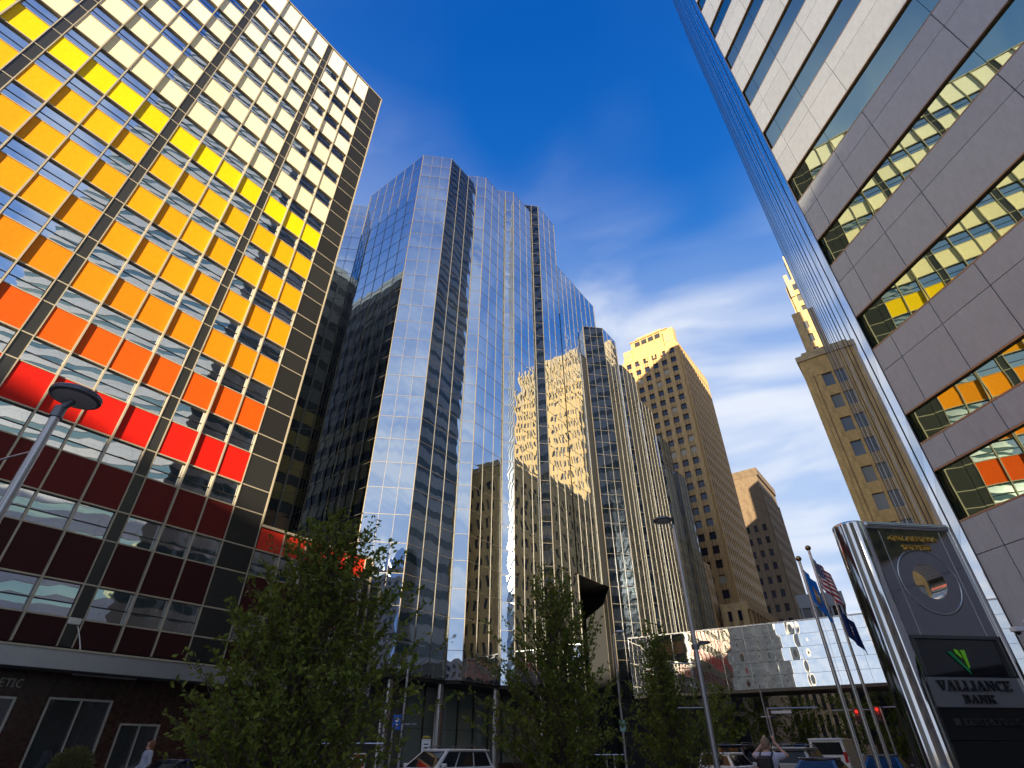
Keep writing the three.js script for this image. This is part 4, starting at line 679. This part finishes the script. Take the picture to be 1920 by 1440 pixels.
[[28.43, 22, 7.28, skyFlag, 'light blue flag with a round emblem hanging from the left flagpole', 'left of the three flagpoles, with a light blue flag', 0.40, 5, 1.55, 0.3], [29.5, 22.4, 7.72, starFlag, 'red, white and blue flag with stars and stripes on the middle flagpole', 'middle flagpole, the tallest of the three', 0.48, 8, 1.5, 0.28], [30.27, 28, 7.2, navyFlag, 'navy blue flag with pale emblem hanging from the right flagpole', 'right of the three flagpoles, with a navy flag', 0.52, 14, 1.5, 0.55]].forEach(([az, d, h, tex, fl, pl, wide, seed, drop, below]) => {
  const t = thing('flagpole', pl, 'flagpole', polar(az, d), -az * R, 'flagpoles beside the chrome sign');
  part(t, 'pole', cyl(0.075, 0.045, h, 0, 0, 0, 14), mat(0.62, 0.6, 0.56, 0.25, 0.95)); part(t, 'finial', new THREE.SphereGeometry(0.10, 18, 12).translate(0, h + 0.10, 0), mat(0.40, 0.30, 0.14, 0.2, 1)); part(t, 'base', cyl(0.16, 0.14, 0.2, 0, 0.1, 0, 16), M.alu); part(t, 'halyard', tube([[0.05, 1.2, 0.05], [0.06, h * 0.6, 0.05], [0.04, h - 0.1, 0.04]], 0.006, 4, 4), M.white);
  const [g, m] = cloth(drop, wide, seed, tex), f = part(scene, numbered('flag'), g, m); f.position.copy(polar(az, d, h - below)); f.rotation.y = -az * R; tag(f, fl, 'flag', 'flags on the plaza');
});

// ---------------------------------------------------------------- polished steel sign pillar
{
  const L = new THREE.Vector3(4.19, 0, -6.58), t = thing('sign_pillar', 'polished steel sign pillar with a round hole and tenant names', 'sign', L, (90 - 83.3) * R);
  const W = 1.46, H = 4.0, dk = mat(0.32, 0.32, 0.335, 0.05, 1), darkGlass = phys(0.012, 0.012, 0.014, 0.04, 0, { ior: 1.7 });
  // bullnose left edge and top, a half round of polished steel
  const bn = new THREE.Shape(); bn.absellipse(0.15, 0, 0.15, 0.17, 0, Math.PI * 2, false);
  const nose = new THREE.ExtrudeGeometry(bn, { depth: H - 0.03, bevelEnabled: true, bevelSize: 0.03, bevelThickness: 0.03, bevelSegments: 4, curveSegments: 40 }); nose.rotateX(-Math.PI / 2); part(t, 'rounded_edge', nose, M.chrome);
  part(t, 'top_rail', new RoundedBoxGeometry(W - 0.26, 0.10, 0.30, 4, 0.045).translate(0.26 + (W - 0.26) / 2, H - 0.03, 0), M.chrome);
  part(t, 'side_rail', new RoundedBoxGeometry(0.06, H, 0.30, 3, 0.02).translate(W - 0.01, H / 2 - 0.02, 0), M.chrome);
  const panel = (x0, x1, y0, y1, m, z, hole) => { const s = new THREE.Shape([[x0, y0], [x1, y0], [x1, y1], [x0, y1]].map(p => new THREE.Vector2(...p))); if (hole) { const h = new THREE.Path(); h.absarc(...hole, 0, Math.PI * 2, true); s.holes.push(h); } const g = new THREE.ExtrudeGeometry(s, { depth: z[1] - z[0], bevelEnabled: false, curveSegments: 48 }); g.translate(0, 0, z[0]); return g; };
  part(t, 'upper_panel', panel(0.285, W - 0.04, 2.69, H - 0.08, dk, [-0.12, 0.12], [0.86, 3.29, 0.205]), dk);
  const ring = new THREE.LatheGeometry([[0.365, 0], [0.372, 0.006], [0.385, 0.006], [0.392, 0]].map(p => new THREE.Vector2(...p)), 64); ring.rotateX(Math.PI / 2); part(t, 'ring', ring, dk).position.set(0.86, 3.29, 0.121);
  const rim = new THREE.CylinderGeometry(0.205, 0.205, 0.24, 64, 1, true); rim.rotateX(Math.PI / 2); part(t, 'hole_rim', rim, new THREE.MeshStandardMaterial({ color: col(0.75, 0.72, 0.62), roughness: 0.12, metalness: 1, side: THREE.DoubleSide })).position.set(0.86, 3.29, 0);
  for (const x of [0.45, 1.28]) part(t, 'joint_strip', boxTo(x - 0.003, x + 0.003, 2.69, H - 0.1, 0.118, 0.1235), M.steel);
  part(t, 'logo_panel', panel(0.34, W - 0.08, 2.28, 2.66, darkGlass, [-0.10, 0.09]), darkGlass); part(t, 'logo_frame', merge([boxTo(0.30, W - 0.05, 2.655, 2.69, -0.1, 0.125), boxTo(0.30, 0.345, 2.28, 2.655, -0.1, 0.12), boxTo(W - 0.085, W - 0.05, 2.28, 2.655, -0.1, 0.12)]), mat(0.12, 0.12, 0.12, 0.25, 0.8));
  part(t, 'name_panel', panel(0.285, W - 0.04, 1.99, 2.27, dk, [-0.11, 0.115]), mat(0.22, 0.22, 0.23, 0.22, 0.5)); part(t, 'name_panel', panel(0.285, W - 0.04, 1.70, 1.98, dk, [-0.11, 0.105]), darkGlass); part(t, 'lower_panel', panel(0.285, W - 0.04, 0.1, 1.69, dk, [-0.11, 0.105]), darkGlass);
  part(t, 'core', boxTo(0.2, W - 0.06, 0, 2.68, -0.13, 0.07), M.darkCore);
  const serif = await new FontLoader().loadAsync('fonts/droid/droid_serif_bold.typeface.json'), reg = await new FontLoader().loadAsync('fonts/droid/droid_serif_regular.typeface.json');
  const word = (txt, font, size, x0, x1, y, z, m) => { const g = new TextGeometry(txt, { font, size, depth: 0.018, curveSegments: 5 }); g.computeBoundingBox(); const b = g.boundingBox; g.translate(-b.min.x, 0, 0); g.scale((x1 - x0) / (b.max.x - b.min.x), 1, 1); part(t, 'lettering', g, m).position.set(x0, y, z); };
  const gold = mat(0.72, 0.42, 0.10, 0.22, 1), blk = mat(0.008, 0.008, 0.01, 0.35);
  word('OKLAHOMA', serif, 0.062, 0.55, 1.20, 3.775, 0.122, gold); word('TOWER', serif, 0.062, 0.69, 1.07, 3.665, 0.122, gold);
  word('VALLIANCE', serif, 0.10, 0.40, 1.27, 2.14, 0.117, blk); word('BANK', serif, 0.08, 0.64, 1.02, 2.025, 0.117, blk); word('ERNST & YOUNG', reg, 0.06, 0.54, 1.22, 1.83, 0.107, mat(0.10, 0.10, 0.10, 0.3, 0.8));
  const tri = (pts, m) => { const g = new THREE.ExtrudeGeometry(new THREE.Shape(pts.map(p => new THREE.Vector2(...p))), { depth: 0.012, bevelEnabled: false }); part(t, 'emblem', g, m).position.set(0, 0, 0.092); };
  tri([[0.70, 2.525], [0.75, 2.525], [0.885, 2.34], [0.885, 2.30]], mat(0.0, 0.22, 0.06, 0.4)); tri([[0.80, 2.555], [0.835, 2.545], [0.855, 2.49], [0.855, 2.455], [0.80, 2.51]], mat(0.22, 0.62, 0.02, 0.4)); tri([[0.87, 2.545], [0.925, 2.545], [0.905, 2.375], [0.885, 2.36]], mat(0.22, 0.62, 0.02, 0.4));
  part(t, 'tenant_mark', boxTo(0.44, 0.50, 1.83, 1.89, 0.105, 0.112), mat(0.10, 0.10, 0.10, 0.3, 0.8));
}

// ---------------------------------------------------------------- vehicles
function car(name, label, pos, heading, o) {
  // local +x forward, length o.l, width o.w; profile points from rear to front
  const t = thing(name, label, o.cat ?? 'car', pos, (90 - heading) * R, o.group ?? 'vehicles along the street'), l = o.l, w = o.w, h = o.h, belt = o.belt ?? 0.62 * h, paint = phys(...o.color, 0.28, 0.1, { clearcoat: 1, clearcoatRoughness: 0.04 }), glass = phys(0.012, 0.014, 0.016, 0.03, 0, { specularIntensity: 0.6 });
  const b = 0.18, bodyPts = [[-l / 2, 0.42], [-l / 2 + 0.05, belt - 0.02], [-l / 2 + 0.3, belt], [o.cowl, belt], [l / 2 - 0.35, belt - 0.16], [l / 2 - 0.05, belt - 0.34], [l / 2, 0.45], [l / 2 - 0.1, b + 0.05], [-l / 2 + 0.1, b + 0.05]];
  const sh = new THREE.Shape(); sh.moveTo(bodyPts[0][0], bodyPts[0][1]); sh.lineTo(bodyPts[1][0], bodyPts[1][1]); sh.quadraticCurveTo(-l / 2 + 0.08, belt, bodyPts[2][0], bodyPts[2][1]); sh.lineTo(o.cowl, belt); sh.quadraticCurveTo(l / 2 - 0.3, belt - 0.04, l / 2 - 0.1, belt - 0.25); sh.quadraticCurveTo(l / 2, belt - 0.32, l / 2, 0.45); sh.lineTo(l / 2 - 0.08, b + 0.05);
  const wr = o.wheel ?? 0.34, ax = [l * 0.31, -l * 0.30];
  for (const x of ax) { sh.lineTo(x + wr + 0.06, b + 0.05); sh.absarc(x, wr, wr + 0.06, -0.2, Math.PI + 0.2, false); sh.lineTo(x - wr - 0.06, b + 0.05); }
  sh.lineTo(-l / 2 + 0.08, b + 0.05); sh.closePath();
  const body = new THREE.ExtrudeGeometry(sh, { depth: w - 0.16, bevelEnabled: true, bevelSize: 0.05, bevelThickness: 0.08, bevelSegments: 3, curveSegments: 10 }); body.translate(0, 0, -(w - 0.16) / 2); part(t, 'body', body, paint);
  // cabin: belt outline to a narrower, shorter roof
  const cab = (x0, x1, X0, X1, inset) => { const wb = w / 2 - 0.05, wt = w / 2 - inset, y0 = belt - 0.02, y1 = h - 0.05; return { B: [[x0, y0, -wb], [x1, y0, -wb], [x1, y0, wb], [x0, y0, wb]], T: [[X0, y1, -wt], [X1, y1, -wt], [X1, y1, wt], [X0, y1, wt]] }; };
  const c = cab(o.c0, o.c1, o.r0, o.r1, o.inset ?? 0.24), V = a => new THREE.Vector3(...a), mix = (a, b2, k) => V(a).lerp(V(b2), k);
  const quadG = list => { const pos = [], idx = []; list.forEach((q, i) => { q.forEach(v => pos.push(v.x, v.y, v.z)); idx.push(i * 4, i * 4 + 1, i * 4 + 2, i * 4, i * 4 + 2, i * 4 + 3); }); const g = new THREE.BufferGeometry(); g.setAttribute('position', new THREE.Float32BufferAttribute(pos, 3)); g.setIndex(idx); const n = g.toNonIndexed(); n.computeVertexNormals(); return n; };
  const B = c.B.map(V), T = c.T.map(V);
  part(t, 'pillars', quadG([[B[0], T[0], T[1], B[1]], [B[2], T[2], T[3], B[3]], [B[1], T[1], T[2], B[2]], [B[3], T[3], T[0], B[0]]]), paint);
  const roof = new THREE.Shape(); const rw = Math.abs(c.T[0][2]) + 0.03, rx0 = o.r0 - 0.05, rx1 = o.r1 + 0.05, rc = 0.16; roof.moveTo(rx0 + rc, -rw); roof.lineTo(rx1 - rc, -rw); roof.quadraticCurveTo(rx1, -rw, rx1 + 0.02, 0); roof.quadraticCurveTo(rx1, rw, rx1 - rc, rw); roof.lineTo(rx0 + rc, rw); roof.quadraticCurveTo(rx0, rw, rx0, 0); roof.quadraticCurveTo(rx0, -rw, rx0 + rc, -rw);
  const rg = new THREE.ExtrudeGeometry(roof, { depth: 0.03, bevelEnabled: true, bevelSize: 0.04, bevelThickness: 0.035, bevelSegments: 4, curveSegments: 12 }); rg.rotateX(-Math.PI / 2); rg.translate(0, h - 0.065, 0); part(t, 'roof', rg, paint);
  const pane = (a, b2, c2, d2, mu, mv, off) => { const P = (u, v) => V(a).lerp(V(b2), u).lerp(V(d2).lerp(V(c2), u), v); const q = [P(mu, mv), P(1 - mu, mv), P(1 - mu, 1 - mv), P(mu, 1 - mv)], n = q[1].clone().sub(q[0]).cross(q[3].clone().sub(q[0])).normalize().multiplyScalar(off); return quadG([q.map(v => v.add(n))]); };
  part(t, 'windshield', pane(c.B[1], c.B[2], c.T[2], c.T[1], 0.06, 0.07, -0.012), glass); part(t, 'rear_window', pane(c.B[3], c.B[0], c.T[0], c.T[3], 0.08, 0.16, -0.012), glass);
  const doors = o.doors ?? [0.03, 0.36, 0.69, 0.97];
  for (const [bA, bB, tA, tB, sgn] of [[c.B[0], c.B[1], c.T[0], c.T[1], -1], [c.B[3], c.B[2], c.T[3], c.T[2], 1]]) for (let i = 0; i + 1 < doors.length; i++) { const a0 = mix(bA, bB, doors[i] + 0.012), a1 = mix(bA, bB, doors[i + 1] - 0.012), t0 = mix(tA, tB, doors[i] + 0.012), t1 = mix(tA, tB, doors[i + 1] - 0.012); const up = (p, q, k) => p.clone().lerp(q, k), q = [up(a0, t0, 0.12), up(a1, t1, 0.12), up(a1, t1, 0.90), up(a0, t0, 0.90)]; q.forEach(v => v.z += sgn * 0.012); part(t, 'side_window', quadG([q]), glass); }
  const tyre = new THREE.TorusGeometry(wr - 0.09, 0.09, 10, 24), rim = new THREE.CylinderGeometry(wr - 0.13, wr - 0.13, 0.16, 20).rotateX(Math.PI / 2);
  for (const x of ax) for (const z of [-1, 1]) { const wh = new THREE.Group(); wh.name = 'wheel'; t.add(wh); wh.position.set(x, wr, z * (w / 2 - 0.12)); part(wh, 'tyre', tyre, M.rubber); part(wh, 'rim', rim, M.steel); }
  for (const z of [-1, 1]) { part(t, 'headlight', new RoundedBoxGeometry(0.10, 0.16, 0.34, 2, 0.04).translate(l / 2 - 0.06, belt - 0.36, z * (w / 2 - 0.24)), phys(0.7, 0.72, 0.75, 0.1, 0)); part(t, 'tail_light', new RoundedBoxGeometry(0.10, o.van ? 0.5 : 0.24, 0.18, 2, 0.03).translate(-l / 2 + 0.03, belt - (o.van ? 0.0 : 0.16), z * (w / 2 - 0.14)), mat(0.45, 0.015, 0.012, 0.25)); part(t, 'mirror', new RoundedBoxGeometry(0.14, 0.14, 0.2, 2, 0.04).translate(o.c1 - 0.35, belt + 0.1, z * (w / 2 + 0.08)), paint); }
  if (o.rails) for (const z of [-1, 1]) part(t, 'roof_rail', tube([[o.r0 + 0.1, h - 0.02, z * (rw - 0.04)], [o.r0 + 0.25, h + 0.05, z * (rw - 0.04)], [0, h + 0.065, z * (rw - 0.04)], [o.r1 - 0.25, h + 0.05, z * (rw - 0.04)], [o.r1 - 0.05, h - 0.02, z * (rw - 0.04)]], 0.017, 14, 6), mat(0.12, 0.12, 0.13, 0.35, 0.6));
  if (o.rails) part(t, 'spoiler', new RoundedBoxGeometry(0.22, 0.05, w - 0.5, 2, 0.02).translate(o.r0 - 0.1, h - 0.05, 0), paint);
  return t;
}
const suv = { l: 4.75, w: 1.88, h: 1.70, belt: 1.08, cowl: 1.05, c0: -2.28, c1: 1.18, r0: -2.05, r1: 0.30, rails: true, inset: 0.28 };
const sedan = { l: 4.6, w: 1.8, h: 1.43, belt: 0.93, cowl: 0.95, c0: -1.75, c1: 1.10, r0: -0.85, r1: 0.25, inset: 0.30 };
car('parked_car', 'white estate car with dark roof rails in front of the glass tower lobby', G(18.6, 17.6), A1 + 180, { ...suv, color: [0.70, 0.71, 0.72] });
car('parked_car', 'dark blue saloon car outside the granite shop front', G(9.4, 19.6), A1 + 180, { ...sedan, color: [0.012, 0.02, 0.06] });
car('parked_car', 'white hatchback with red tail lights right of the tall lamp', G(32.6, 10.9), A1, { ...suv, l: 4.2, h: 1.58, belt: 1.0, c0: -2.0, r0: -1.85, rails: false, color: [0.72, 0.72, 0.72] });
car('parked_car', 'silver sport utility car with dark rear window beside the photographer', G(31.8, 7.2), A1, { ...suv, rails: true, h: 1.78, belt: 1.12, color: [0.42, 0.41, 0.39] });
car('parked_car', 'dark blue sport utility car behind the white hatchback', G(40.5, 12.6), A1, { ...suv, h: 1.98, belt: 1.25, color: [0.02, 0.035, 0.09] });
car('parked_car', 'dark green sport utility car in the middle of the parked row', G(42.6, 10.9), A1, { ...suv, h: 2.02, belt: 1.27, color: [0.03, 0.035, 0.03] });
car('parked_car', 'dark sport utility car at the right of the parked row behind the silver car', G(43.5, 9.0), A1, { ...suv, h: 2.0, belt: 1.26, color: [0.03, 0.045, 0.08] });
car('parked_car', 'black saloon car with red lights beside the flagpoles', G(27.8, 5.6), A1, { ...sedan, color: [0.02, 0.012, 0.012] });
car('parked_car', 'dark saloon car far right of the flagpoles', G(36.0, 4.4), A1, { ...sedan, h: 1.5, color: [0.02, 0.02, 0.022] });
car('delivery_van', 'white panel van beyond the parked cars left of the flagpoles', G(42.5, 7.6), A1, { l: 5.2, w: 2.0, h: 2.25, belt: 1.35, cowl: 1.9, c0: -2.55, c1: 2.05, r0: -2.5, r1: 1.45, inset: 0.14, van: true, doors: [0.80, 0.97], color: [0.70, 0.70, 0.70], cat: 'van' });

// ---------------------------------------------------------------- people
function capsuleField(bones, blend) {   // bones: [ax,ay,az, bx,by,bz, ra, rb]
  return (x, y, z) => { let acc = 0; for (const b of bones) { const dx = b[3] - b[0], dy = b[4] - b[1], dz = b[5] - b[2], l = dx * dx + dy * dy + dz * dz || 1e-9; const k = clamp(((x - b[0]) * dx + (y - b[1]) * dy + (z - b[2]) * dz) / l, 0, 1); const d = Math.hypot(x - b[0] - dx * k, y - b[1] - dy * k, z - b[2] - dz * k) - lerp(b[6], b[7], k); acc += Math.exp(-d / blend); } return -blend * Math.log(acc + 1e-30); };
}
function meshField(field, cx, cy, cz, half, res, m) {
  const mc = new MarchingCubes(res, m, false, false, 400000); mc.isolation = 0; const f = mc.field;
  for (let k = 0; k < res; k++) for (let j = 0; j < res; j++) for (let i = 0; i < res; i++) f[k * res * res + j * res + i] = -field(cx + (i / res * 2 - 1) * half, cy + (j / res * 2 - 1) * half, cz + (k / res * 2 - 1) * half);
  mc.update(); const n = mc.count, g = new THREE.BufferGeometry(), p = new Float32Array(mc.positionArray.slice(0, n * 3)), q = new Float32Array(mc.normalArray.slice(0, n * 3));
  for (let i = 0; i < n; i++) { p[3 * i] = p[3 * i] * half + cx; p[3 * i + 1] = p[3 * i + 1] * half + cy; p[3 * i + 2] = p[3 * i + 2] * half + cz; }
  g.setAttribute('position', new THREE.BufferAttribute(p, 3)); g.setAttribute('normal', new THREE.BufferAttribute(q, 3)); return g;
}
function person(label, pos, facing, o) {   // local +z is where the person faces
  const t = thing('person', label, 'person', pos, (180 - facing) * R), skin = mat(0.45, 0.26, 0.18, 0.6), up = o.armsUp, sc = o.scale ?? 1; t.scale.setScalar(sc);
  const hy = 1.60, tilt = o.tilt ?? 0;
  const arm = s => up ? [[s * 0.19, 1.42, 0, s * 0.34, 1.44, 0.16, 0.052, 0.042], [s * 0.34, 1.44, 0.16, s * 0.13, 1.66, 0.27, 0.040, 0.030]] : [[s * 0.19, 1.41, 0, s * 0.26, 1.13, -0.02, 0.05, 0.04], [s * 0.26, 1.13, -0.02, s * 0.26, 0.90, 0.09 + (o.bent ? 0.1 : 0), 0.038, 0.028]];
  const hand = s => { const [hx, hY, hz] = up ? [s * 0.115, 1.685, 0.28] : [s * 0.26, 0.88, 0.10]; const dn = up ? 1 : -1, out = [[hx, hY, hz, hx - s * 0.01, hY + dn * 0.06, hz + 0.01, 0.026, 0.03]]; for (let i = 0; i < 4; i++) out.push([hx - s * 0.01 + (i - 1.5) * 0.016, hY + dn * 0.07, hz + 0.01, hx - s * (up ? 0.03 : 0.01) + (i - 1.5) * 0.016, hY + dn * (0.11 + 0.01 * (1.5 - Math.abs(i - 1.5))), hz + 0.035, 0.009, 0.008]); out.push([hx - s * 0.02, hY + dn * 0.02, hz + 0.02, hx - s * 0.05, hY + dn * 0.06, hz + 0.04, 0.011, 0.009]); return out; };
  const legs = s => [[s * 0.09, 0.90, 0, s * 0.10, 0.48, 0.02, 0.085, 0.058], [s * 0.10, 0.48, 0.02, s * 0.10, 0.08, -0.02, 0.055, 0.036], [s * 0.10, 0.05, -0.04, s * 0.11, 0.035, 0.15, 0.042, 0.032]];
  const torso = [[0, 0.95, 0, 0, 1.18, 0, 0.145, 0.135], [-0.07, 1.34, 0, 0.07, 1.34, 0, 0.12, 0.12], [-0.15, 1.42, 0, 0.15, 1.42, 0, 0.06, 0.06], [0, 1.12, 0, 0, 1.36, 0, 0.13, 0.13]], neck = [0, 1.42, -0.01, 0, 1.54, 0.01, 0.06, 0.052];
  const headB = [[0, hy + 0.06, -0.015, 0, hy + 0.065, 0.02, 0.093, 0.090], [0, hy - 0.05, 0.045, 0, hy - 0.055, 0.055, 0.055, 0.048], [0, hy + 0.0, 0.10, 0, hy - 0.02, 0.112, 0.010, 0.014], [-0.085, hy, -0.005, -0.092, hy - 0.02, -0.01, 0.016, 0.012], [0.085, hy, -0.005, 0.092, hy - 0.02, -0.01, 0.016, 0.012], [-0.03, hy - 0.065, 0.095, 0.03, hy - 0.065, 0.095, 0.010, 0.010]];
  const rot = (b) => { const c = Math.cos(tilt), s = Math.sin(tilt), f = (y, z) => { const Y = y - 1.5; return [1.5 + Y * c + z * s * 1, -Y * s + z * c]; }; const [y1, z1] = f(b[1], b[2]), [y2, z2] = f(b[4], b[5]); return [b[0], y1, z1, b[3], y2, z2, b[6], b[7]]; };
  const all = [...torso, neck, ...headB.map(rot), ...[-1, 1].flatMap(s => [...arm(s), ...legs(s)])];
  const body = meshField(capsuleField(all, 0.012), 0, 0.93, 0, 0.98, 120, skin), hands = [-1, 1].map(s => { const hb = hand(s), c = hb[0]; return meshField(capsuleField(hb, 0.004), c[0], c[1] + (up ? 0.05 : -0.05), c[2] + 0.02, 0.11, 56, skin); });
  const headM = meshField(capsuleField(headB.map(rot), 0.01), 0, hy + 0.02, 0, 0.18, 60, skin);
  part(t, 'body', mergeGeometries([body, ...hands, headM]), skin);
  const shirtB = [...torso, ...[-1, 1].map(s => { const a = arm(s)[0]; const k = o.longSleeve ? 1 : 0.6; return [a[0], a[1], a[2], lerp(a[0], a[3], k), lerp(a[1], a[4], k), lerp(a[2], a[5], k), a[6], lerp(a[6], a[7], k)]; }), ...(o.longSleeve ? [-1, 1].map(s => arm(s)[1]) : [])].map(b => [...b.slice(0, 6), b[6] + 0.016, b[7] + 0.016]);
  part(t, 'shirt', meshField(capsuleField(shirtB, 0.014), 0, 1.25, 0, 0.56, 80, skin), mat(...o.shirt, 0.85)); part(t, 'trousers', meshField(capsuleField([-1, 1].flatMap(s => legs(s).slice(0, 2)).concat([[0, 0.95, 0, 0, 0.99, 0, 0.13, 0.13]]).map(b => [...b.slice(0, 6), b[6] + 0.02, b[7] + 0.03]), 0.014), 0, 0.55, 0, 0.56, 72, skin), mat(...o.trousers, 0.9));
  const hairB = o.longHair ? [[0, hy + 0.075, -0.03, 0, hy + 0.07, 0.01, 0.105, 0.094], [0, hy + 0.03, -0.06, 0, hy - 0.20, -0.075, 0.085, 0.06], [-0.075, hy + 0.03, -0.02, -0.085, hy - 0.17, -0.03, 0.04, 0.03], [0.075, hy + 0.03, -0.02, 0.085, hy - 0.17, -0.03, 0.04, 0.03]] : [[0, hy + 0.07, -0.04, 0, hy + 0.075, -0.005, 0.095, 0.092], [0, hy + 0.0, -0.06, 0, hy - 0.03, -0.06, 0.06, 0.05]];
  part(t, 'hair', meshField(capsuleField(hairB.map(rot), 0.02), 0, hy - 0.02, 0, 0.32, 56, skin), mat(...o.hair, 0.7));
  const eye = mat(0.02, 0.015, 0.012, 0.2); for (const s of [-1, 1]) { const q = rot([s * 0.034, hy + 0.01, 0.098, s * 0.034, hy + 0.01, 0.098, 0, 0]); part(t, 'eye', new THREE.SphereGeometry(0.010, 8, 6), eye).position.set(q[0], q[1], q[2]); }
  return t;
}
{
  const man = person('man in pale shirt with raised arms photographing the towers', polar(21.7, 15, 0.1), 40, { armsUp: true, tilt: -0.45, shirt: [0.42, 0.42, 0.52], trousers: [0.05, 0.05, 0.06], hair: [0.20, 0.13, 0.08] });
  const bp = thing('backpack', 'black backpack worn by the man photographing the towers', 'backpack', polar(21.7, 15, 0.1), (180 - 40) * R); part(bp, 'bag', new RoundedBoxGeometry(0.30, 0.44, 0.16, 4, 0.06).translate(0, 1.22, -0.24), M.black); for (const s of [-1, 1]) part(bp, 'strap', tube([[s * 0.12, 1.40, -0.18], [s * 0.13, 1.49, -0.02], [s * 0.13, 1.40, 0.13], [s * 0.14, 1.2, 0.15]], 0.02, 10, 6), M.black);
  const cmr = thing('hand_camera', 'small black camera held up by the man in the pale shirt', 'camera', polar(21.7, 15, 0.1), (180 - 40) * R); part(cmr, 'camera_body', new RoundedBoxGeometry(0.13, 0.09, 0.05, 3, 0.012).translate(0, 1.72, 0.31), M.black); part(cmr, 'camera_lens', cyl(0.03, 0.03, 0.06, 0, 0, 0, 20).rotateX(Math.PI / 2).translate(0, 1.72, 0.335), M.black);
  person('woman with long auburn hair and pale sleeve walking past the shop front', G(10.2, 23.6, 0.13), A1 + 180, { longHair: true, longSleeve: true, shirt: [0.34, 0.36, 0.42], trousers: [0.02, 0.02, 0.025], hair: [0.16, 0.055, 0.02], scale: 1.02, bent: true });
  person('man in bright blue shirt walking outside the glass tower lobby', G(25.6, 21.9, 0.13), A1, { shirt: [0.03, 0.10, 0.48], trousers: [0.03, 0.03, 0.04], hair: [0.03, 0.02, 0.015], scale: 1.04 });
}
{ // railings by the lobby
  for (const [az, d, w, label] of [[7.8, 33, 1.4, 'low steel rail on the pavement beyond the bushy tree'], [9.2, 34, 1.0, 'short steel rail beside the slim street lamp'], [-14.2, 27, 2.6, 'grey steel handrail behind the large tree by the lobby']]) { const t = thing('handrail', label, 'railing', polar(az, d, 0.13), -az * R); for (const x of [-w / 2, w / 2]) part(t, 'post', cyl(0.03, 0.03, az < 0 ? 1.75 : 1.35, x, 0, 0, 10), M.steel); part(t, 'rail', tube([[-w / 2, az < 0 ? 1.75 : 1.35, 0], [0, az < 0 ? 1.76 : 1.35, 0], [w / 2, az < 0 ? 1.75 : 1.35, 0]], 0.03, 6, 8), M.steel); }
}
renderer.render(scene, camera);
